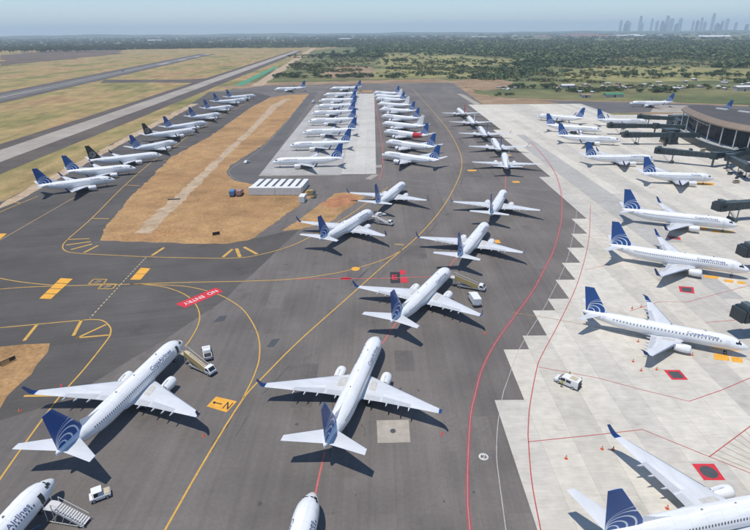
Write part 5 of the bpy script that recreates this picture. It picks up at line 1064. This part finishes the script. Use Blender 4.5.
TW = [(620, 8, 10), (624, 11, 7), (628, 9, 8), (633, 10.5, 9), (637, 8, 6), (646, 15, 7), (648.5, 13, 5), (654, 12, 6), (658, 10, 6), (664, 11.5, 6), (667.5, 14.5, 8), (670, 10, 7), (677, 12, 7), (681, 10, 6), (690, 12.5, 8), (692.5, 12, 5), (696, 10, 6), (701.5, 15.5, 7), (705, 10, 6), (711, 8.5, 7), (716, 10.5, 8), (722, 9.5, 6), (727, 7, 7), (733, 7.5, 6), (739, 5.5, 7), (660, 7, 14), (684, 7, 14), (708, 6, 14)]
D_ = 12500.0
ORD = [a+b for a in ('', 'twenty ') for b in ('first second third fourth fifth sixth seventh eighth ninth'.split() if a else 'first second third fourth fifth sixth seventh eighth ninth tenth eleventh twelfth thirteenth fourteenth fifteenth sixteenth seventeenth eighteenth nineteenth twentieth'.split())]
for i, (u, h, w) in enumerate(sorted(TW)):
    d = fw+CR*((u-375)/FPX)+CU*(234/FPX); k = D_/math.hypot(d.x, d.y); x, y = d.x*k, d.y*k; hh = h*D_/FPX*.78+40; ww = w*D_/FPX*.26
    nm = 'tall' if h > 12 else 'mid height' if h > 9 else 'low'
    r = empty('skyscraper', (x, y+rnd.uniform(-300, 500), 0), rnd.uniform(-.4, .4), 'hazy %s skyscraper in the far skyline, %s from the left end' % (nm, ORD[i]), 'skyscraper', 'skyscrapers of the far skyline')
    mm = m_tow if i % 3 else m_tow2; MB().box(-ww/2, ww/2, -ww/2, ww/2, 0, hh*.9).build('shaft', mm, r); MB().box(-ww*.33, ww*.33, -ww*.33, ww*.33, hh*.9, hh).build('crown', m_tow2 if i % 2 else m_tow, r)
# low wooded hills on the horizon
hv = []; hf = []; nh = 160
m_hill = ground_mat('wooded_hill', [(0.3, (0.035, 0.055, 0.03)), (0.6, (0.06, 0.08, 0.04)), (0.8, (0.10, 0.10, 0.05))], 0.0015, 0.006, 0.02, 0.3, 0.3)
for i in range(nh+1):
    a = math.radians(lerp(-60, 60, i/nh)); hgt = lerp(62, 34, i/nh)+7*math.sin(i*.31)+5*math.sin(i*.83+1)+random.uniform(-3, 3)
    for rr, zz in ((10500, -0.5), (11200, hgt*.75), (11800, hgt), (13500, hgt*.6), (15500, -0.5)): hv.append((rr*math.sin(a), rr*math.cos(a), zz))
    if i: k = 5*i; hf += [(k-5+j, k+j, k+j+1, k-5+j+1) for j in range(4)]
o = ob('hills', me('hills', hv, hf, m_hill, True)); o['kind'] = 'structure'; o['label'] = 'low wooded hills along the horizon'
# ---------------- haze ----------------
hm = bpy.data.materials.new('haze'); hm.use_nodes = True; t = hm.node_tree; t.nodes.remove(t.nodes['Principled BSDF']); pv = t.nodes.new('ShaderNodeVolumePrincipled'); pv.inputs['Color'].default_value = (0.72, 0.86, 1.0, 1); pv.inputs['Density'].default_value = 9.5e-5; pv.inputs['Anisotropy'].default_value = 0.0; t.links.new(pv.outputs[0], t.nodes['Material Output'].inputs['Volume'])
o = MB().box(-31000, 31000, -700, 31000, -1.0, 420).build('haze', hm); tag(o, 'pale blue haze over the whole plain', 'haze', None, 'stuff')
